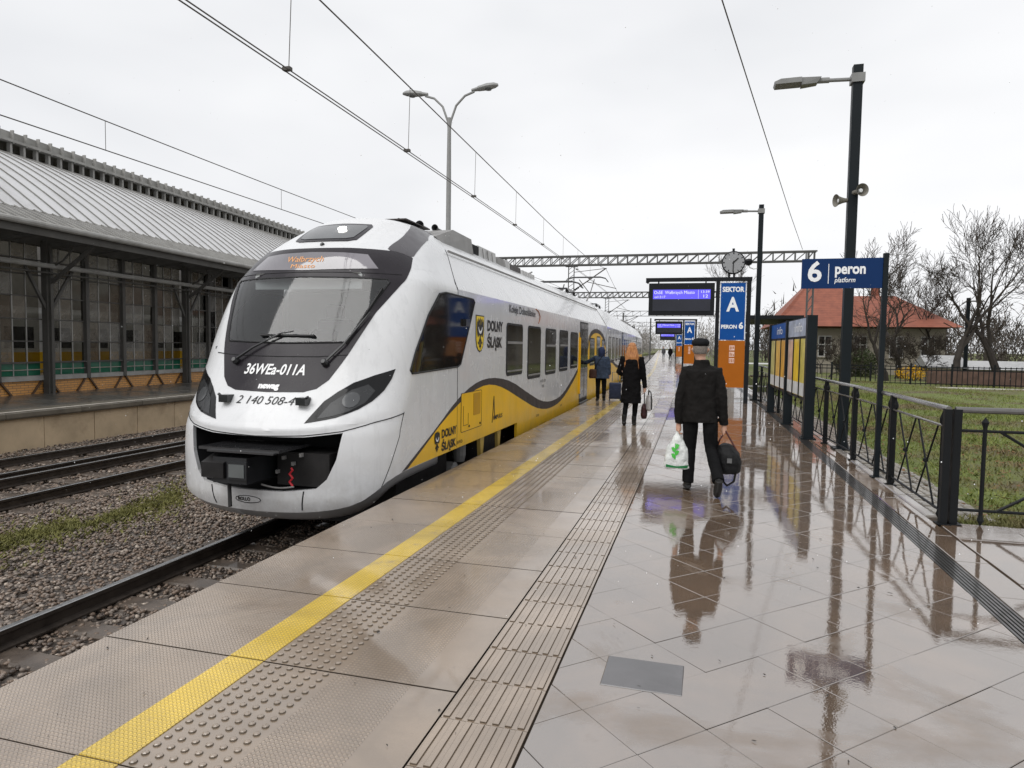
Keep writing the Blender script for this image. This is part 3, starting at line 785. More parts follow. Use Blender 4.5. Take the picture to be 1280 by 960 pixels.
# text on the nose
text_on('number_text', '36WEa-011A', .165, lambda a, b: off(front_x, a, 1.315+b, .009), M_txtw, mobj, italic=.18, bold=.004, width=.80)
text_on('maker_text', 'newag', .085, lambda a, b: off(front_x, a, 1.135+b, .009), M_txtw, mobj, bold=.006, width=.27)
text_on('fleet_number', '2 140 508-4', .125, lambda a, b: off(front_x, a, .975+b, .005), M_txtk, cab, italic=.25, width=.75)
for x in (-.50, .50):
    m = MB(); p = off(front_x, x, .985, 0)
    m.box(-.06, .06, -.10, .02, -.04, .045, 0, Matrix.Translation(p)); m.tube([p+Vector((-.01, -.06, 0)), p+Vector((.085*(1 if x > 0 else -1), -.07, .055))], .016, 6)
    m.build('camera_pod', M_black, tr)
# coupler
cp = MB(); cp.box(-.30, .12, 6.12, 6.9, .12, .40, 0, Matrix.Translation((X0, 0, 0))); cp = cp.build('coupler', M_black, tr)
Tm = Matrix.Translation((X0, 0, 0))
m = MB(); m.prism([(6.08, .18), (6.30, .12), (6.30, .42), (6.08, .34)], X0-.42, X0-.14, 0, (1, 2, 0)); m.build('coupler_horn', M_under, cp)
m = MB(); m.box(-.10, .14, 6.09, 6.12, .17, .36, 0, Tm); m.box(-.075, .115, 6.08, 6.09, .195, .335, 1, Tm); m.build('coupler_face', [M_black, M_ws], cp)
m = MB(); m.box(-.50, .50, 6.14, 6.75, .47, .50, 0, Tm); m.box(-.36, .46, 6.10, 6.16, .455, .475, 0, Tm); m.build('coupler_shelf', simple('wet_black_plate', (.03, .03, .032), .2, coat=1.0), cp)
m = MB(); m.tube([(X0-.20, 6.25, .10), (X0-.12, 6.16, -.14)], .022, 8); m.build('coupler_handle', M_under, cp)
m = MB(); m.box(.20, .85, 6.55, 6.9, .05, .42, 0, Tm); m.build('electric_head', M_under, cp)
m = MB(); m.tube([(X0+.46+.02*math.sin(q*1.57), 6.42, .27-.022*q) for q in range(10)], .012, 6); m.build('red_seal', M_red, cp)
m = MB(); m.tube([(X0+.10+.045*q, 6.40, .07-.025*math.sin(q*.35)) for q in range(10)], .010, 6); m.build('air_hose', M_grey, cp)
for q_, (ax_, zz_) in enumerate(((.30, .36), (.42, .30), (.22, .20), (.52, .40))):
    m = MB(); m.box(ax_-.013, ax_+.013, 6.50, 6.552, zz_-.02, zz_+.02, 0, Tm); m.build('fitting', M_grey, cp)
m = MB(); m.lathe([(.05, 0), (.06, .02), (.03, .05)], 12, 0, Matrix.Translation((X0+.78, 6.62, .10)) @ Matrix.Rotation(R(90), 4, 'X')); m.build('yellow_tap', M_yel, cp)
m = MB(); m.tube([off(front_s, -.03+.055*math.cos(q*.4488), -.11+.042*math.sin(q*.4488), .003) for q in range(15)], .004, 5)
rm = m.build('coupling_badge', M_txtk, cab); text_on('badge_text', 'ROLLO', .055, lambda a, b: off(front_x, a-.13, -.11+b, .005), M_txtk, rm, bold=.002, width=.16)

# car bodies
def body(y0f, y1, zlow, name, mat=M_white, ny=10):
    zz = [zlow]+[z for z in zrows if z > zlow+.02]
    prof = [(1, z) for z in zz]+[(-1, z) for z in zz[::-1]]
    m = MB(); n = len(prof)
    for j in range(ny+1):
        for sg, z in prof:
            a = y0f(z); y = a+(y1-a)*j/ny; m.v.append(tuple(tp(sg*W(z), y, z)))
    m.f = [(j*n+i, j*n+i+1, (j+1)*n+i+1, (j+1)*n+i) for j in range(ny) for i in range(n-1)]
    m.f += [tuple(range(n)), tuple(ny*n+i for i in range(n))]
    m.m = [0]*len(m.f); return m.build(name, mat, tr, smooth=True, sharp=14)
car1 = body(lambda z: seam(z)+.014, 25.85, .16, 'car_body')
car2 = body(lambda z: 26.35, 43.5, -.22, 'car_body')
car3 = body(lambda z: 44.0, 64, -.22, 'car_body')
m = MB()
zz = [z for z in zrows if z >= .16]
for ya, yb in ((8.9, 9.4),):
    for y in (0, 1):
        for z in zz: m.v.append(tuple(tp(W(z)-.012, seam(z)-.15+.3*y, z)))
    n_ = len(zz); m.f += [(i, i+1, n_+i+1, n_+i) for i in range(n_-1)]
m.m = [0]*len(m.f); m.build('cab_joint', M_gask, car1)
for ya, yb in ((25.8, 26.4), (43.4, 44.1)):
    m = MB(); zz = [z for z in zrows if z >= -.2]; pr = [(1, z) for z in zz]+[(-1, z) for z in zz[::-1]]
    for q in range(7):
        y = ya+(yb-ya)*q/6; g = .93 if q % 2 else .955
        m.v += [tuple(tp(sg*W(z)*g, y, z-.04)) for sg, z in pr]
    n_ = len(pr); m.f = [(j*n_+i, j*n_+i+1, (j+1)*n_+i+1, (j+1)*n_+i) for j in range(6) for i in range(n_-1)]; m.m = [0]*len(m.f)
    m.build('gangway_bellows', M_gask, tr)
m = MB(); m.bar(tp(1.07, 9.6, 3.03), tp(1.07, 25.8, 3.03), .02, .03); m.build('roof_gutter', M_grey, car1)
# livery
wu = smooth_poly([(7.22, .15), (7.63, .30), (8.3, .54), (9.07, .85), (9.78, 1.03), (10.45, 1.10), (11.2, 1.08), (12.13, .97), (13.43, .67), (14.6, .42), (15.6, .33), (16.6, .34), (17.4, .44), (18.22, .64), (19.0, .84), (19.5, 1.0)], 1, False)
wl = smooth_poly([(7.36, .155), (7.88, .351), (8.56, .62), (9.42, .86), (10.16, .985), (10.83, .99), (11.59, .88), (12.76, .61), (14.0, .33), (15.0, .20), (15.9, .175), (16.8, .22), (17.6, .36), (18.4, .56), (19.0, .72), (19.5, .90)], 1, False)
for f, nm in ((side, 1), (sleft, -1)):
    patch('wave_stripe', wu+wl[::-1], f, .12, .0045, M_gstripe, tr, rim=.006)
    patch('yellow_livery', wl+[(19.5, .165), (7.37, .155)], f, .14, .0030, M_yel, tr, rim=.005)
patch('yellow_livery', [(19.5, .165), (19.5, .98), (19.55, 1.02), (19.62, 2.05), (19.78, 2.05), (19.78, .165)], side, .3, .0035, M_yel, tr, rim=.005)
m = MB()
for z in (-.24, .16): pass
def skirt(y0, y1, sg=1):
    m = MB(); n = 8
    for j in range(n+1):
        y = y0+(y1-y0)*j/n
        for z in (-.24, -.1, .02, .165): m.v.append(tuple(tp(sg*W(max(z, .1))*1.001, y, z)))
    m.f = [(j*4+i, j*4+i+1, (j+1)*4+i+1, (j+1)*4+i) for j in range(n) for i in range(3)]; b = len(m.v)
    m.v += [(v[0]-.05*sg, v[1], v[2]) for v in m.v[:4]]; m.f.append((0, 1, b+1, b)); m.f.append((1, 2, b+2, b+1)); m.f.append((2, 3, b+3, b+2))
    m.m = [0]*len(m.f); return m.build('side_skirt', M_yel, tr)
skirt(12.55, 25.85); skirt(12.55, 25.85, -1)
# yellow gate between the door and the joint, with the dark arch over it
ar = [(21.40, .17), (21.40, 1.80), (21.6, 1.98), (22.1, 2.13), (22.9, 2.21), (23.8, 2.21), (24.7, 2.12), (25.3, 1.95), (25.84, 1.70), (25.84, .17)]
patch('yellow_livery', ar, side, .25, .0035, M_yel, tr, rim=.005)
arc_o = smooth_poly([(21.40, 1.70), (21.5, 1.93), (22.0, 2.14), (22.9, 2.24), (23.8, 2.24), (24.8, 2.14), (25.45, 1.97), (25.84, 1.76)], 1, False)
arc_i = smooth_poly([(21.40, 1.55), (21.7, 1.85), (22.2, 2.02), (23.0, 2.10), (23.8, 2.10), (24.6, 2.02), (25.3, 1.83), (25.84, 1.60)], 1, False)
patch('wave_stripe', arc_o+arc_i[::-1], side, .15, .005, M_gstripe, tr, rim=.006)
for y in (26.4,):
    patch('yellow_livery', [(26.38, -.2), (26.38, .95), (27.2, 1.05), (29, .95), (31, .72), (34, .55), (38, .52), (43.48, .55), (43.48, -.2)], side, .4, .003, M_yel, tr, rim=.004)
    patch('wave_stripe', [(26.38, .95), (27.2, 1.05), (29, .95), (31, .72), (34, .55), (38, .52), (43.48, .55), (43.48, .68), (38, .65), (34, .68), (31, .86), (29, 1.08), (27.2, 1.18), (26.38, 1.08)], side, .4, .004, M_gstripe, tr, rim=.004)
    patch('yellow_livery', [(44.02, -.2), (44.02, .8), (50, 1.1), (63.9, 1.0), (63.9, -.2)], side, .5, .003, M_yel, tr, rim=.004)
# windows
def rrect(y0, y1, z0, z1, r, n=4):
    out = []
    for cy, cz, a in ((y1-r, z1-r, 0), (y0+r, z1-r, 90), (y0+r, z0+r, 180), (y1-r, z0+r, 270)):
        for i in range(n+1):
            t = R(a+90*i/n); out.append((cy+r*math.cos(t), cz+r*math.sin(t)))
    return out
def window(y0, y1, z0, z1, f=side, bar=True, r=.10):
    fr = patch('window', rrect(y0, y1, z0, z1, r), f, .3, .008, M_gask, tr)
    patch('pane', rrect(y0+.05, y1-.05, z0+.05, z1-.04, r*.7), f, .3, .011, M_wing, fr)
    if bar:
        m = MB(); zb = z0+(z1-z0)*.63; m.bar(off(f, y0+.06, zb, .016), off(f, y1-.06, zb, .016), .012, .045); m.build('window_bar', M_grey, fr)
    m = MB(); m.bar(off(f, y0+.05, z0+.085, .014), off(f, y1-.05, z0+.085, .014), .010, .028); m.build('lower_trim', M_grey, fr)
    return fr
for f in (side,):
    window(11.68, 12.88, 1.085, 2.045, f); window(13.30, 14.50, .955, 2.045, f, False); window(15.0, 16.2, .98, 2.04, f); window(16.65, 17.82, 1.0, 2.045, f); window(18.22, 19.42, 1.03, 2.03, f, False)
    window(21.75, 22.85, 1.02, 1.92, f, False); window(23.35, 24.25, 1.02, 2.0, f, False); window(24.7, 25.5, 1.02, 1.9, f, False)
    for k in range(9):
        y = 27.0+k*1.85
        if k not in (4,): window(y, y+1.25, 1.02, 2.05, f, k % 2 == 0)
    for k in range(9):
        y = 45+k*2.0
        if k not in (3,): window(y, y+1.3, 1.02, 2.05, f, False)
# doors
def door(y0, y1, z0, z1, f=side):
    d = patch('door', [(y0, z0), (y1, z0), (y1, z1), (y0, z1)], f, .3, .010, M_gask, tr, smooth=False)
    ym = (y0+y1)/2
    for a, b in ((y0+.03, ym-.012), (ym+.012, y1-.03)):
        lf = patch('door_leaf', [(a, z0+.03), (b, z0+.03), (b, z1-.05), (a, z1-.05)], f, .3, .014, simple('door_leaf_grey', (.06, .06, .062), .35, coat=.5), d, smooth=False)
        patch('door_pane', rrect(a+.09, b-.09, z0+.95, z1-.2, .05), f, .3, .0175, M_wing, d)
        patch('door_lower_panel', rrect(a+.09, b-.09, z0+.15, z0+.86, .05), f, .3, .0165, simple('door_panel', (.20, .20, .205), .3, coat=.5, var=.3), d)
    m = MB(); m.bar(off(f, y0+.02, z0-.02, .03), off(f, y1-.02, z0-.02, .03), .08, .03); m.build('door_step', M_grey, d)
    m = MB(); p = off(f, y1+.10, 1.15, .012); m.lathe([(.045, 0), (.045, .012), (.03, .02)], 12, 0, Matrix.Translation(p) @ Matrix.Rotation(R(90), 4, 'Y')); m.build('door_button', M_ey, d)
    return d
door(19.82, 21.34, -.02, 2.37); door(34.5, 35.7, -.02, 2.37); door(50.9, 52.1, -.02, 2.37)
m = MB(); m.bar(tp(1.44, 19.72, .25), tp(1.44, 19.72, 1.9), .05, .05); m.build('door_edge_trim', M_yel, tr)
# cab side window with mirror camera
cw = [(8.36, 2.30), (8.60, 2.335), (9.78, 2.325), (9.84, 2.28), (9.22, 1.36), (9.10, 1.325), (7.50, 1.285), (7.47, 1.32), (7.62, 1.57), (7.97, 2.0)]
for f in (side, sleft):
    cwo = patch('cab_side_window', cw, f, .12, .009, M_wing, tr)
    cx_ = sum(p[0] for p in cw)/len(cw); cz_ = sum(p[1] for p in cw)/len(cw)
    line('window_seal', cw+[cw[0]], f, .012, M_gask, cwo, d=.006, step=.1)
m = MB(); p = off(side, 9.40, 1.96, .01); m.box(-.02, .045, -.09, .09, -.05, .05, 0, Matrix.Translation(p)); m.build('mirror_camera', M_black, tr)
line('cab_seam', [(9.1, .17), (9.1, .9), (9.1, 1.8), (9.1, 2.5), (9.4, 2.8), (9.66, 3.06)], side, .006, M_gask, car1, d=.0)
# emblems and lettering
def eagle(y0, y1, z0, z1, f, parent_d, shield=True):
    h = z1-z0; wv = y1-y0; yc = (y0+y1)/2
    def Q(pts): return [(yc+a*wv/2, z0+b*h) for a, b in pts]
    sh = [(-1, 1), (1, 1), (1, .35), (.8, .15), (.4, .04), (0, 0), (-.4, .04), (-.8, .15), (-1, .35)]
    if shield:
        base = patch('coat_of_arms', Q([(a*1.06, -.01+b*1.02) for a, b in sh]), f, .1, .005, M_txtk, tr, rim=.004)
        patch('shield_field', Q([(a*.93, .025+b*.955) for a, b in sh]), f, .1, .008, M_ey, base, rim=.003)
    else:
        base = patch('coat_of_arms', Q([(-.03, .2), (.03, .2), (.03, .3), (-.03, .3)]), f, .1, .006, M_txtk, tr, rim=.003)
    dd_ = .0105
    for sg in (1, -1):
        wing = [(.10, .62), (.25, .88), (.45, .93), (.62, .80), (.80, .90), (.86, .62), (.74, .48), (.56, .40), (.36, .44), (.14, .50)]
        patch('eagle_wing', Q([(a*sg, b) for a, b in wing]), f, .1, dd_, M_txtk, base, rim=.002)
        patch('eagle_leg', Q([(a*sg, b) for a, b in [(.10, .40), (.46, .26), (.62, .28), (.5, .20), (.30, .22), (.10, .32)]]), f, .1, dd_, M_txtk, base, rim=.002)
    patch('eagle_body', Q([(0, .95), (.12, .90), (.10, .78), (.20, .60), (.16, .42), (.08, .30), (.30, .12), (.12, .14), (0, .05), (-.12, .14), (-.30, .12), (-.08, .30), (-.16, .42), (-.20, .60), (-.10, .78), (-.22, .84), (-.12, .90)]), f, .1, dd_, M_txtk, base, rim=.002)
    cr_ = [(math.cos(R(t))*.52, .70+math.sin(R(t))*.20) for t in range(190, 351, 20)]+[(math.cos(R(t))*.42, .72+math.sin(R(t))*.145) for t in range(350, 189, -20)]
    patch('eagle_crescent', Q(cr_), f, .1, dd_+.002, M_txtw, base, rim=.002)
    return base
eagle(9.92, 10.32, 1.53, 2.095, side, 1)
eagle(8.20, 8.42, .20, .51, side, 1, False)
def side_text(name, txt, size, y0, y1, z, parent, mat=M_txtk, bold=.004, italic=0.0, d=.006):
    yc = (y0+y1)/2
    return text_on(name, txt, size, lambda a, b: off(side, yc+a, z+b, d), mat, parent, italic, bold, y1-y0)
side_text('region_text', 'DOLNY', .235, 10.50, 11.42, 1.945, car1, bold=.010)
side_text('region_text', 'ŚLĄSK', .235, 10.50, 11.38, 1.675, car1, bold=.010)
side_text('operator_text', 'Koleje Dolnośląskie', .20, 11.86, 13.95, 2.30, car1, bold=.002)
line('operator_swoosh', [(14.0, 2.41), (14.25, 2.37), (14.38, 2.28), (14.36, 2.20), (14.25, 2.12)], side, .012, simple('swoosh_red', (.35, .12, .05), .4), car1, d=.006)
yl1 = [o for o in tr.children if o.name.startswith('yellow_livery')][0]
side_text('region_text', 'DOLNY', .155, 8.47, 9.06, .43, yl1, bold=.006, d=.009)
side_text('region_text', 'ŚLĄSK', .155, 8.47, 9.04, .255, yl1, bold=.006, d=.009)
side_text('type_text', 'IMPULS', .10, 10.92, 11.46, .41, yl1, bold=.002, d=.009)
line('type_spark', [(10.84, .34), (10.88, .5), (10.93, .78), (10.97, .5), (11.0, .40)], side, .008, M_gstripe, yl1, d=.006)
for q in range(4): side_text('service_marking', ('36WEa', 'DB', 'K+R', '82 t')[q], .07, (9.2, 14.3, 17.0, 19.9)[q]-.12, (9.2, 14.3, 17.0, 19.9)[q]+.14, (.235, .13, .13, .80)[q], yl1, bold=0, d=.009)
side_text('service_marking', 'A12 | B1', .085, 14.55, 15.1, .86, car1, bold=0); side_text('service_marking', 'DI', .085, 14.72, 14.9, .74, car1, bold=0)
# equipment hatch on the yellow panel
ht = patch('equipment_hatch', rrect(9.26, 10.24, .36, .93, .03), side, .2, .006, M_yel, tr, rim=.004)
line('hatch_gap', rrect(9.26, 10.24, .36, .93, .03)+[(10.24, .9)], side, .0045, M_gask, ht, d=.006)
patch('hatch_grille', rrect(9.82, 10.18, .56, .90, .02), side, .2, .010, simple('hatch_yellow_dark', (.50, .27, .006), .4), ht, rim=.004)
line('hatch_handle', [(9.36, .74), (9.36, .45), (9.58, .45), (9.58, .62)], side, .004, M_gask, ht, d=.007)
for y, z in ((10.16, .41), (9.62, .42)):
    m = MB(); m.lathe([(.018, 0), (.018, .012)], 8, 0, Matrix.Translation(off(side, y, z, .006)) @ Matrix.Rotation(R(90), 4, 'Y')); m.build('hatch_lock', M_gask, ht)
# running gear
def bogie(y, parent):
    b_ = MB(); b_.box(-1.05, 1.05, y-1.5, y+1.5, -.55, -.20, 0, Matrix.Translation((axis(y), 0, 0))); b_.box(-1.30, 1.30, y-.5, y+.5, -.25, .12, 0, Matrix.Translation((axis(y), 0, 0)))
    b_ = b_.build('bogie', M_under, parent)
    for yy_ in (y-1.15, y+1.15):
        for sg in (1, -1):
            m = MB(); m.lathe([(.10, -.07), (.43, -.07), (.46, -.04), (.42, .0), (.40, .07), (.10, .07)], 24, 0, Matrix.Translation((axis(yy_)+sg*.76, yy_, -.34)) @ Matrix.Rotation(R(90)*sg, 4, 'Y')); m.build('wheel', M_rail, b_, smooth=True)
            m = MB(); m.lathe([(.17, 0), (.17, .14), (.11, .18)], 14, 0, Matrix.Translation((axis(yy_)+sg*1.0, yy_, -.34)) @ Matrix.Rotation(R(90)*sg, 4, 'Y')); m.build('axle_box', M_grey, b_)
    for yy_ in (y-.45, y+.55):
        m = MB(); m.prism([(yy_-.10, .17), (yy_+.12, .17), (yy_+.05, -.18), (yy_-.05, -.18)], axis(yy_)+1.30, axis(yy_)+1.36, 0, (1, 2, 0)); m.build('yellow_bracket', simple('bracket_cream', (.52, .36, .10), .45, dirt=((.2, .13, .05), .6)), b_)
    for yy_ in (y-.9, y+.05, y+.95):
        m = MB(); m.lathe([(.09, -.2), (.11, -.1), (.11, .1), (.09, .2)], 12, 0, Matrix.Translation((axis(yy_)+1.12, yy_, 0))); m.build('spring', M_grey, b_)
    return b_
bogie(10.95, tr); bogie(26.1, tr); bogie(43.7, tr)
m = MB(); m.box(-1.15, 1.15, 7.6, 9.3, -.62, .15, 0, Tm)
for y in (12.7, 16): pass
m.box(-1.2, 1.1, 12.6, 25.2, -.5, .15, 0, Matrix.Translation((-.15, 0, 0)) @ Tm); m.build('underframe', M_under, tr)
# roof equipment
rf = []
def rbox(name, x0, x1, y0, y1, z0, z1, mat, parent=None, taper=0.0):
    m = MB(); vs = [tp(x, y, z0) for y in (y0, y1) for x in (x0, x1)]+[tp(x-math.copysign(taper, x), y, z1) for y in (y0, y1) for x in (x0, x1)]
    m.add(vs, [(0, 1, 3, 2), (4, 6, 7, 5), (0, 4, 5, 1), (2, 3, 7, 6), (0, 2, 6, 4), (1, 5, 7, 3)]); return m.build(name, mat, parent or tr)
rp = rbox('roof_deflector', -.62, .50, 9.35, 10.3, 3.475, 3.492, M_gstripe)
m = MB(); m.tube([tp(.0, 10.18, 3.48), tp(0, 10.18, 3.66)], .018, 6); m.build('antenna', M_black, tr)
m = MB(); m.add([tp(-.8, 9.75, 3.28), tp(.8, 9.75, 3.28), tp(.78, 10.6, 3.52), tp(-.78, 10.6, 3.52), tp(.80, 11.5, 3.50), tp(-.8, 11.5, 3.5), tp(.86, 11.5, 3.15), tp(-.86, 11.5, 3.15), tp(.86, 9.9, 3.2), tp(-.86, 9.9, 3.2)], [(0, 1, 2, 3), (3, 2, 4, 5), (5, 4, 6, 7), (1, 8, 6, 4, 2), (0, 3, 5, 7, 9)]); m.build('roof_fairing', M_grey, tr)
rbox('roof_box', -.75, .78, 11.55, 12.0, 3.1, 3.44, M_dark)
b1 = rbox('roof_box', -.75, .80, 12.0, 13.15, 3.1, 3.47, M_lgrey, taper=.04)
for q in range(3):
    m = MB(); y = 12.25+q*.3; m.bar(tp(.81, y, 3.2), tp(.775, y, 3.44), .012, .012); m.build('box_rib', M_grey, b1)
rbox('roof_box', -.75, .80, 13.25, 13.8, 3.1, 3.42, M_grey, taper=.03); rbox('roof_box', -.7, .80, 13.85, 14.2, 3.1, 3.43, M_lgrey, taper=.03); rbox('roof_box', -.7, .80, 14.25, 15.15, 3.1, 3.40, M_gstripe, taper=.03)
for q in range(5): rbox('roof_vent', .60, .80, 15.3+q*.26, 15.48+q*.26, 3.1, 3.38, M_lgrey, taper=.02)
m = MB(); m.tube([tp(.7, 16.1, 3.36), tp(.72, 16.5, 3.46)], .02, 6); m.build('roof_pipe', M_grey, tr)
for x, y, z, r_ in ((.22, 10.62, 3.60, .075), (.44, 10.75, 3.575, .055)):
    m = MB(); Mh = Matrix.Translation(tp(x, y, z)) @ Matrix.Rotation(R(90), 4, 'X'); m.lathe([(r_*.25, -.25), (r_*.35, -.05), (r_, .08), (r_*1.05, .10), (r_*.8, .09), (r_*.2, .0)], 16, 0, Mh)
    m.tube([tp(x, y+.05, z), tp(x, y+.05, 3.42)], .025, 6); m.build('horn', M_black, tr, smooth=True)
def pantograph(y, raised):
    p = MB(); p.bar(tp(-.5, y-.8, 3.56), tp(-.5, y+.8, 3.56), .05, .05); p.bar(tp(.5, y-.8, 3.56), tp(.5, y+.8, 3.56), .05, .05); p.bar(tp(-.5, y-.8, 3.56), tp(.5, y-.8, 3.56), .05, .05); p.bar(tp(-.5, y+.8, 3.56), tp(.5, y+.8, 3.56), .05, .05)
    p = p.build('pantograph', M_black, tr)
    for x in (-.5, .5):
        for dy in (-.7, .7):
            m = MB(); m.lathe([(.03, -.14), (.06, -.10), (.035, -.07), (.06, -.03), (.035, .0)], 10, 0, Matrix.Translation(tp(x, y+dy, 3.54))); m.build('insulator', M_under, p)
    zt = 4.80 if raised else 3.82
    k = (y+1.0, 4.15) if raised else (y+1.2, 3.68)
    m = MB(); m.tube([tp(0, y-.7, 3.6), tp(0, k[0], k[1])], .035, 8); m.build('lower_arm', M_grey, p)
    m = MB()
    for x in (-.35, .35): m.tube([tp(0, k[0], k[1]), tp(x, y-.4, zt-.1)], .022, 6)
    m.build('upper_arm', M_grey, p)
    m = MB()
    for dy in (-.55, -.25):
        m.tube([tp(-.98, y+dy, zt-.22), tp(-.86, y+dy, zt-.06), tp(-.62, y+dy, zt), tp(.62, y+dy, zt), tp(.86, y+dy, zt-.06), tp(.98, y+dy, zt-.22)], .022, 6)
    m.build('collector_head', M_black, p)
pantograph(23.2, False); pantograph(31.5, True)
for q in range(3): rbox('roof_box', -.72, .75, 46+q*4, 48.6+q*4, 3.1, 3.46, M_grey, taper=.05)
# ================================================================ station hall and platform on the left
def local_thing(name, label, cat, loc, rz, group=None):
    t = thing(name, label, cat, loc, group); t.rotation_euler = (0, 0, rz); WLOC[t.name] = Vector((0, 0, 0)); return t
M_steel = simple('old_steel_grey', (.075, .072, .066), .6, var=.2, scale=2, dirt=((.04, .035, .03), .6))
M_steel2 = simple('steel_pale_grey', (.30, .295, .28), .55, var=.15, dirt=((.1, .09, .08), .5))
def wired_glass():
    M = Mat('wired_roof_glass'); p = M.pos()
    M.set(Base_Color=M.mix(M.ramp(M.noise(p, .7, 6, .65), [(.5, 0.0), (.75, .6)]), (.74, .74, .75), (.36, .35, .34)), Roughness=.35, Coat_Weight=.3)
    tl = M.n('ShaderNodeBsdfTranslucent', {'Color': (.75, .75, .72, 1)}); mx_ = M.n('ShaderNodeMixShader', {'Fac': .25}); M.t.links.new(M.b.outputs[0], mx_.inputs[1]); M.t.links.new(tl.outputs[0], mx_.inputs[2])
    M.t.links.new(mx_.outputs[0], M.t.nodes['Material Output'].inputs['Surface']); return M.m
M_zinc = wired_glass()
M_zinc2 = simple('zinc_eave', (.20, .195, .185), .5, var=.2, scale=2.0, dirt=((.1, .09, .08), .6))
M_asph = wet('asphalt_platform', (.10, .095, .085), coat_ior=1.4, lo=.1, hi=.35, coat=.5)
M_wallp = simple('stained_concrete_panel', (.50, .39, .26), .7, var=.18, scale=1.3, dirt=((.20, .14, .09), .8), bump=.2)
M_cop = simple('coping_concrete', (.13, .115, .09), .6, var=.25, dirt=((.05, .04, .03), .7), coat=.3)
M_copl = simple('coping_pale_edge', (.42, .39, .34), .6, var=.15, dirt=((.2, .18, .15), .5))
def brickmat():
    M = Mat('glazed_yellow_brick'); tcd = M.n('ShaderNodeTexCoord').outputs['Object']
    sp = M.n('ShaderNodeSeparateXYZ', {'Vector': tcd}); v = M.n('ShaderNodeCombineXYZ', {'X': sp.outputs[1], 'Y': sp.outputs[2], 'Z': 0.0}).outputs[0]
    b = M.n('ShaderNodeTexBrick', {'Vector': v, 'Color1': (.62, .30, .075, 1), 'Color2': (.50, .24, .065, 1), 'Mortar': (.16, .10, .06, 1), 'Scale': 1.0, 'Mortar Size': .008, 'Brick Width': .26, 'Row Height': .075})
    M.set(Base_Color=b.outputs[0], Roughness=.45, Normal=M.bump(b.outputs[1], -.6, .01), Coat_Weight=.3); return M.m
M_brick = brickmat()
M_pane = clear_glass('hall_glass', (.70, .69, .65), .35)
def dusty(name, d, col):
    m_ = clear_glass(name, (.62, .60, .55), .3); t = m_.node_tree; o_ = [q for q in t.nodes if q.type == 'OUTPUT_MATERIAL'][0]; s_ = o_.inputs[0].links[0].from_socket
    df = t.nodes.new('ShaderNodeBsdfDiffuse'); df.inputs[0].default_value = (*col, 1); nz_ = t.nodes.new('ShaderNodeTexNoise'); nz_.inputs['Scale'].default_value = 2.5; nz_.inputs['Detail'].default_value = 6
    rp_ = t.nodes.new('ShaderNodeMapRange'); rp_.inputs['From Min'].default_value = .3; rp_.inputs['From Max'].default_value = .7; rp_.inputs['To Min'].default_value = d*.4; rp_.inputs['To Max'].default_value = d
    mx_ = t.nodes.new('ShaderNodeMixShader'); t.links.new(nz_.outputs[0], rp_.inputs['Value']); t.links.new(rp_.outputs[0], mx_.inputs[0]); t.links.new(s_, mx_.inputs[1]); t.links.new(df.outputs[0], mx_.inputs[2]); t.links.new(mx_.outputs[0], o_.inputs[0]); return m_
PANES = [M_pane, M_pane, dusty('hall_glass_dusty', .45, (.34, .31, .27)), dusty('hall_glass_grimy', .6, (.18, .15, .12)), dusty('hall_glass_film', .35, (.45, .44, .42))]; M_panegreen = simple('green_glass', (.012, .095, .055), .15, var=.2, coat=.6)

op = local_thing('opposite_platform', 'raised platform with pale stained wall on the far side of the tracks', None, (-15.1, 11.5, 0), R(2.2)); tag(op, kind='structure')
m = MB(); m.box(-9.0, -.18, -16, 90, -1.2, -.12); m.build('platform_core', M_conc, op)
m = MB(); m.box(-9.0, -.35, -16, 90, -.119, -.05); m.build('platform_surface', M_asph, op)
wp = MB(); wp.bbox(-.10, 0, .01, 1.44, -1.2, -.22, .004, 0); me_wp = wp.mesh('wall_panel', [M_wallp])
cpm = MB(); cpm.prism([(-.6, -.21), (.10, -.21), (.13, -.17), (.13, -.075), (.10, -.045), (-.6, -.045)], .006, 1.994, 0, (0, 2, 1)); cpm.box(-.02, .11, .006, 1.994, -.0445, -.036, 1); me_cp = cpm.mesh('coping_slab', [M_cop, M_copl])
for k in range(40):
    s = link('wall_panel', me_wp, op); s.location = (NP.uniform(-.004, .004), -12+1.45*k, 0)
for k in range(34):
    s = link('coping_slab', me_cp, op); s.location = (0, -12+2*k, 0)

hall = local_thing('station_hall', 'old glazed station hall with curved zinc roof and yellow brick base', 'building', (-19.4, 14.8, 0), R(5))
D0, D1 = -8.0, 46.0
BAY = 6.45; PIL = [1.5+BAY*k for k in range(-1, 7)]
m = MB(); m.box(-.30, -.04, D0, D1, -.2, .36); plinth = m.build('brick_plinth', M_brick, hall)
m = MB(); m.box(-.32, .04, D0, D1, .36, .50); m.build('sill_beam', M_steel2, hall)
m = MB(); m.box(-.12, .02, D0, D1, .885, .93); m.build('transom', M_steel, hall)
for z in (1.55, 2.22, 2.9, 3.55, 4.0): m = MB(); m.box(-.08, -.03, D0, D1, z-.018, z+.018); m.build('transom', M_steel, hall)
m = MB(); m.box(-.08, -.02, D0, D1, .68, .70); m.build('transom', M_steel2, hall)
m = MB(); m.box(-.25, .05, D0, D1, 4.45, 4.85); m.build('head_beam', M_steel, hall)
sub = BAY/4
pane_me = {}
def pane_mesh(wd, h, mat):
    k = (round(wd, 3), round(h, 3), mat.name)
    if k not in pane_me: q = MB(); q.box(-.004, .004, 0, wd, 0, h); pane_me[k] = q.mesh('pane', [mat])
    return pane_me[k]
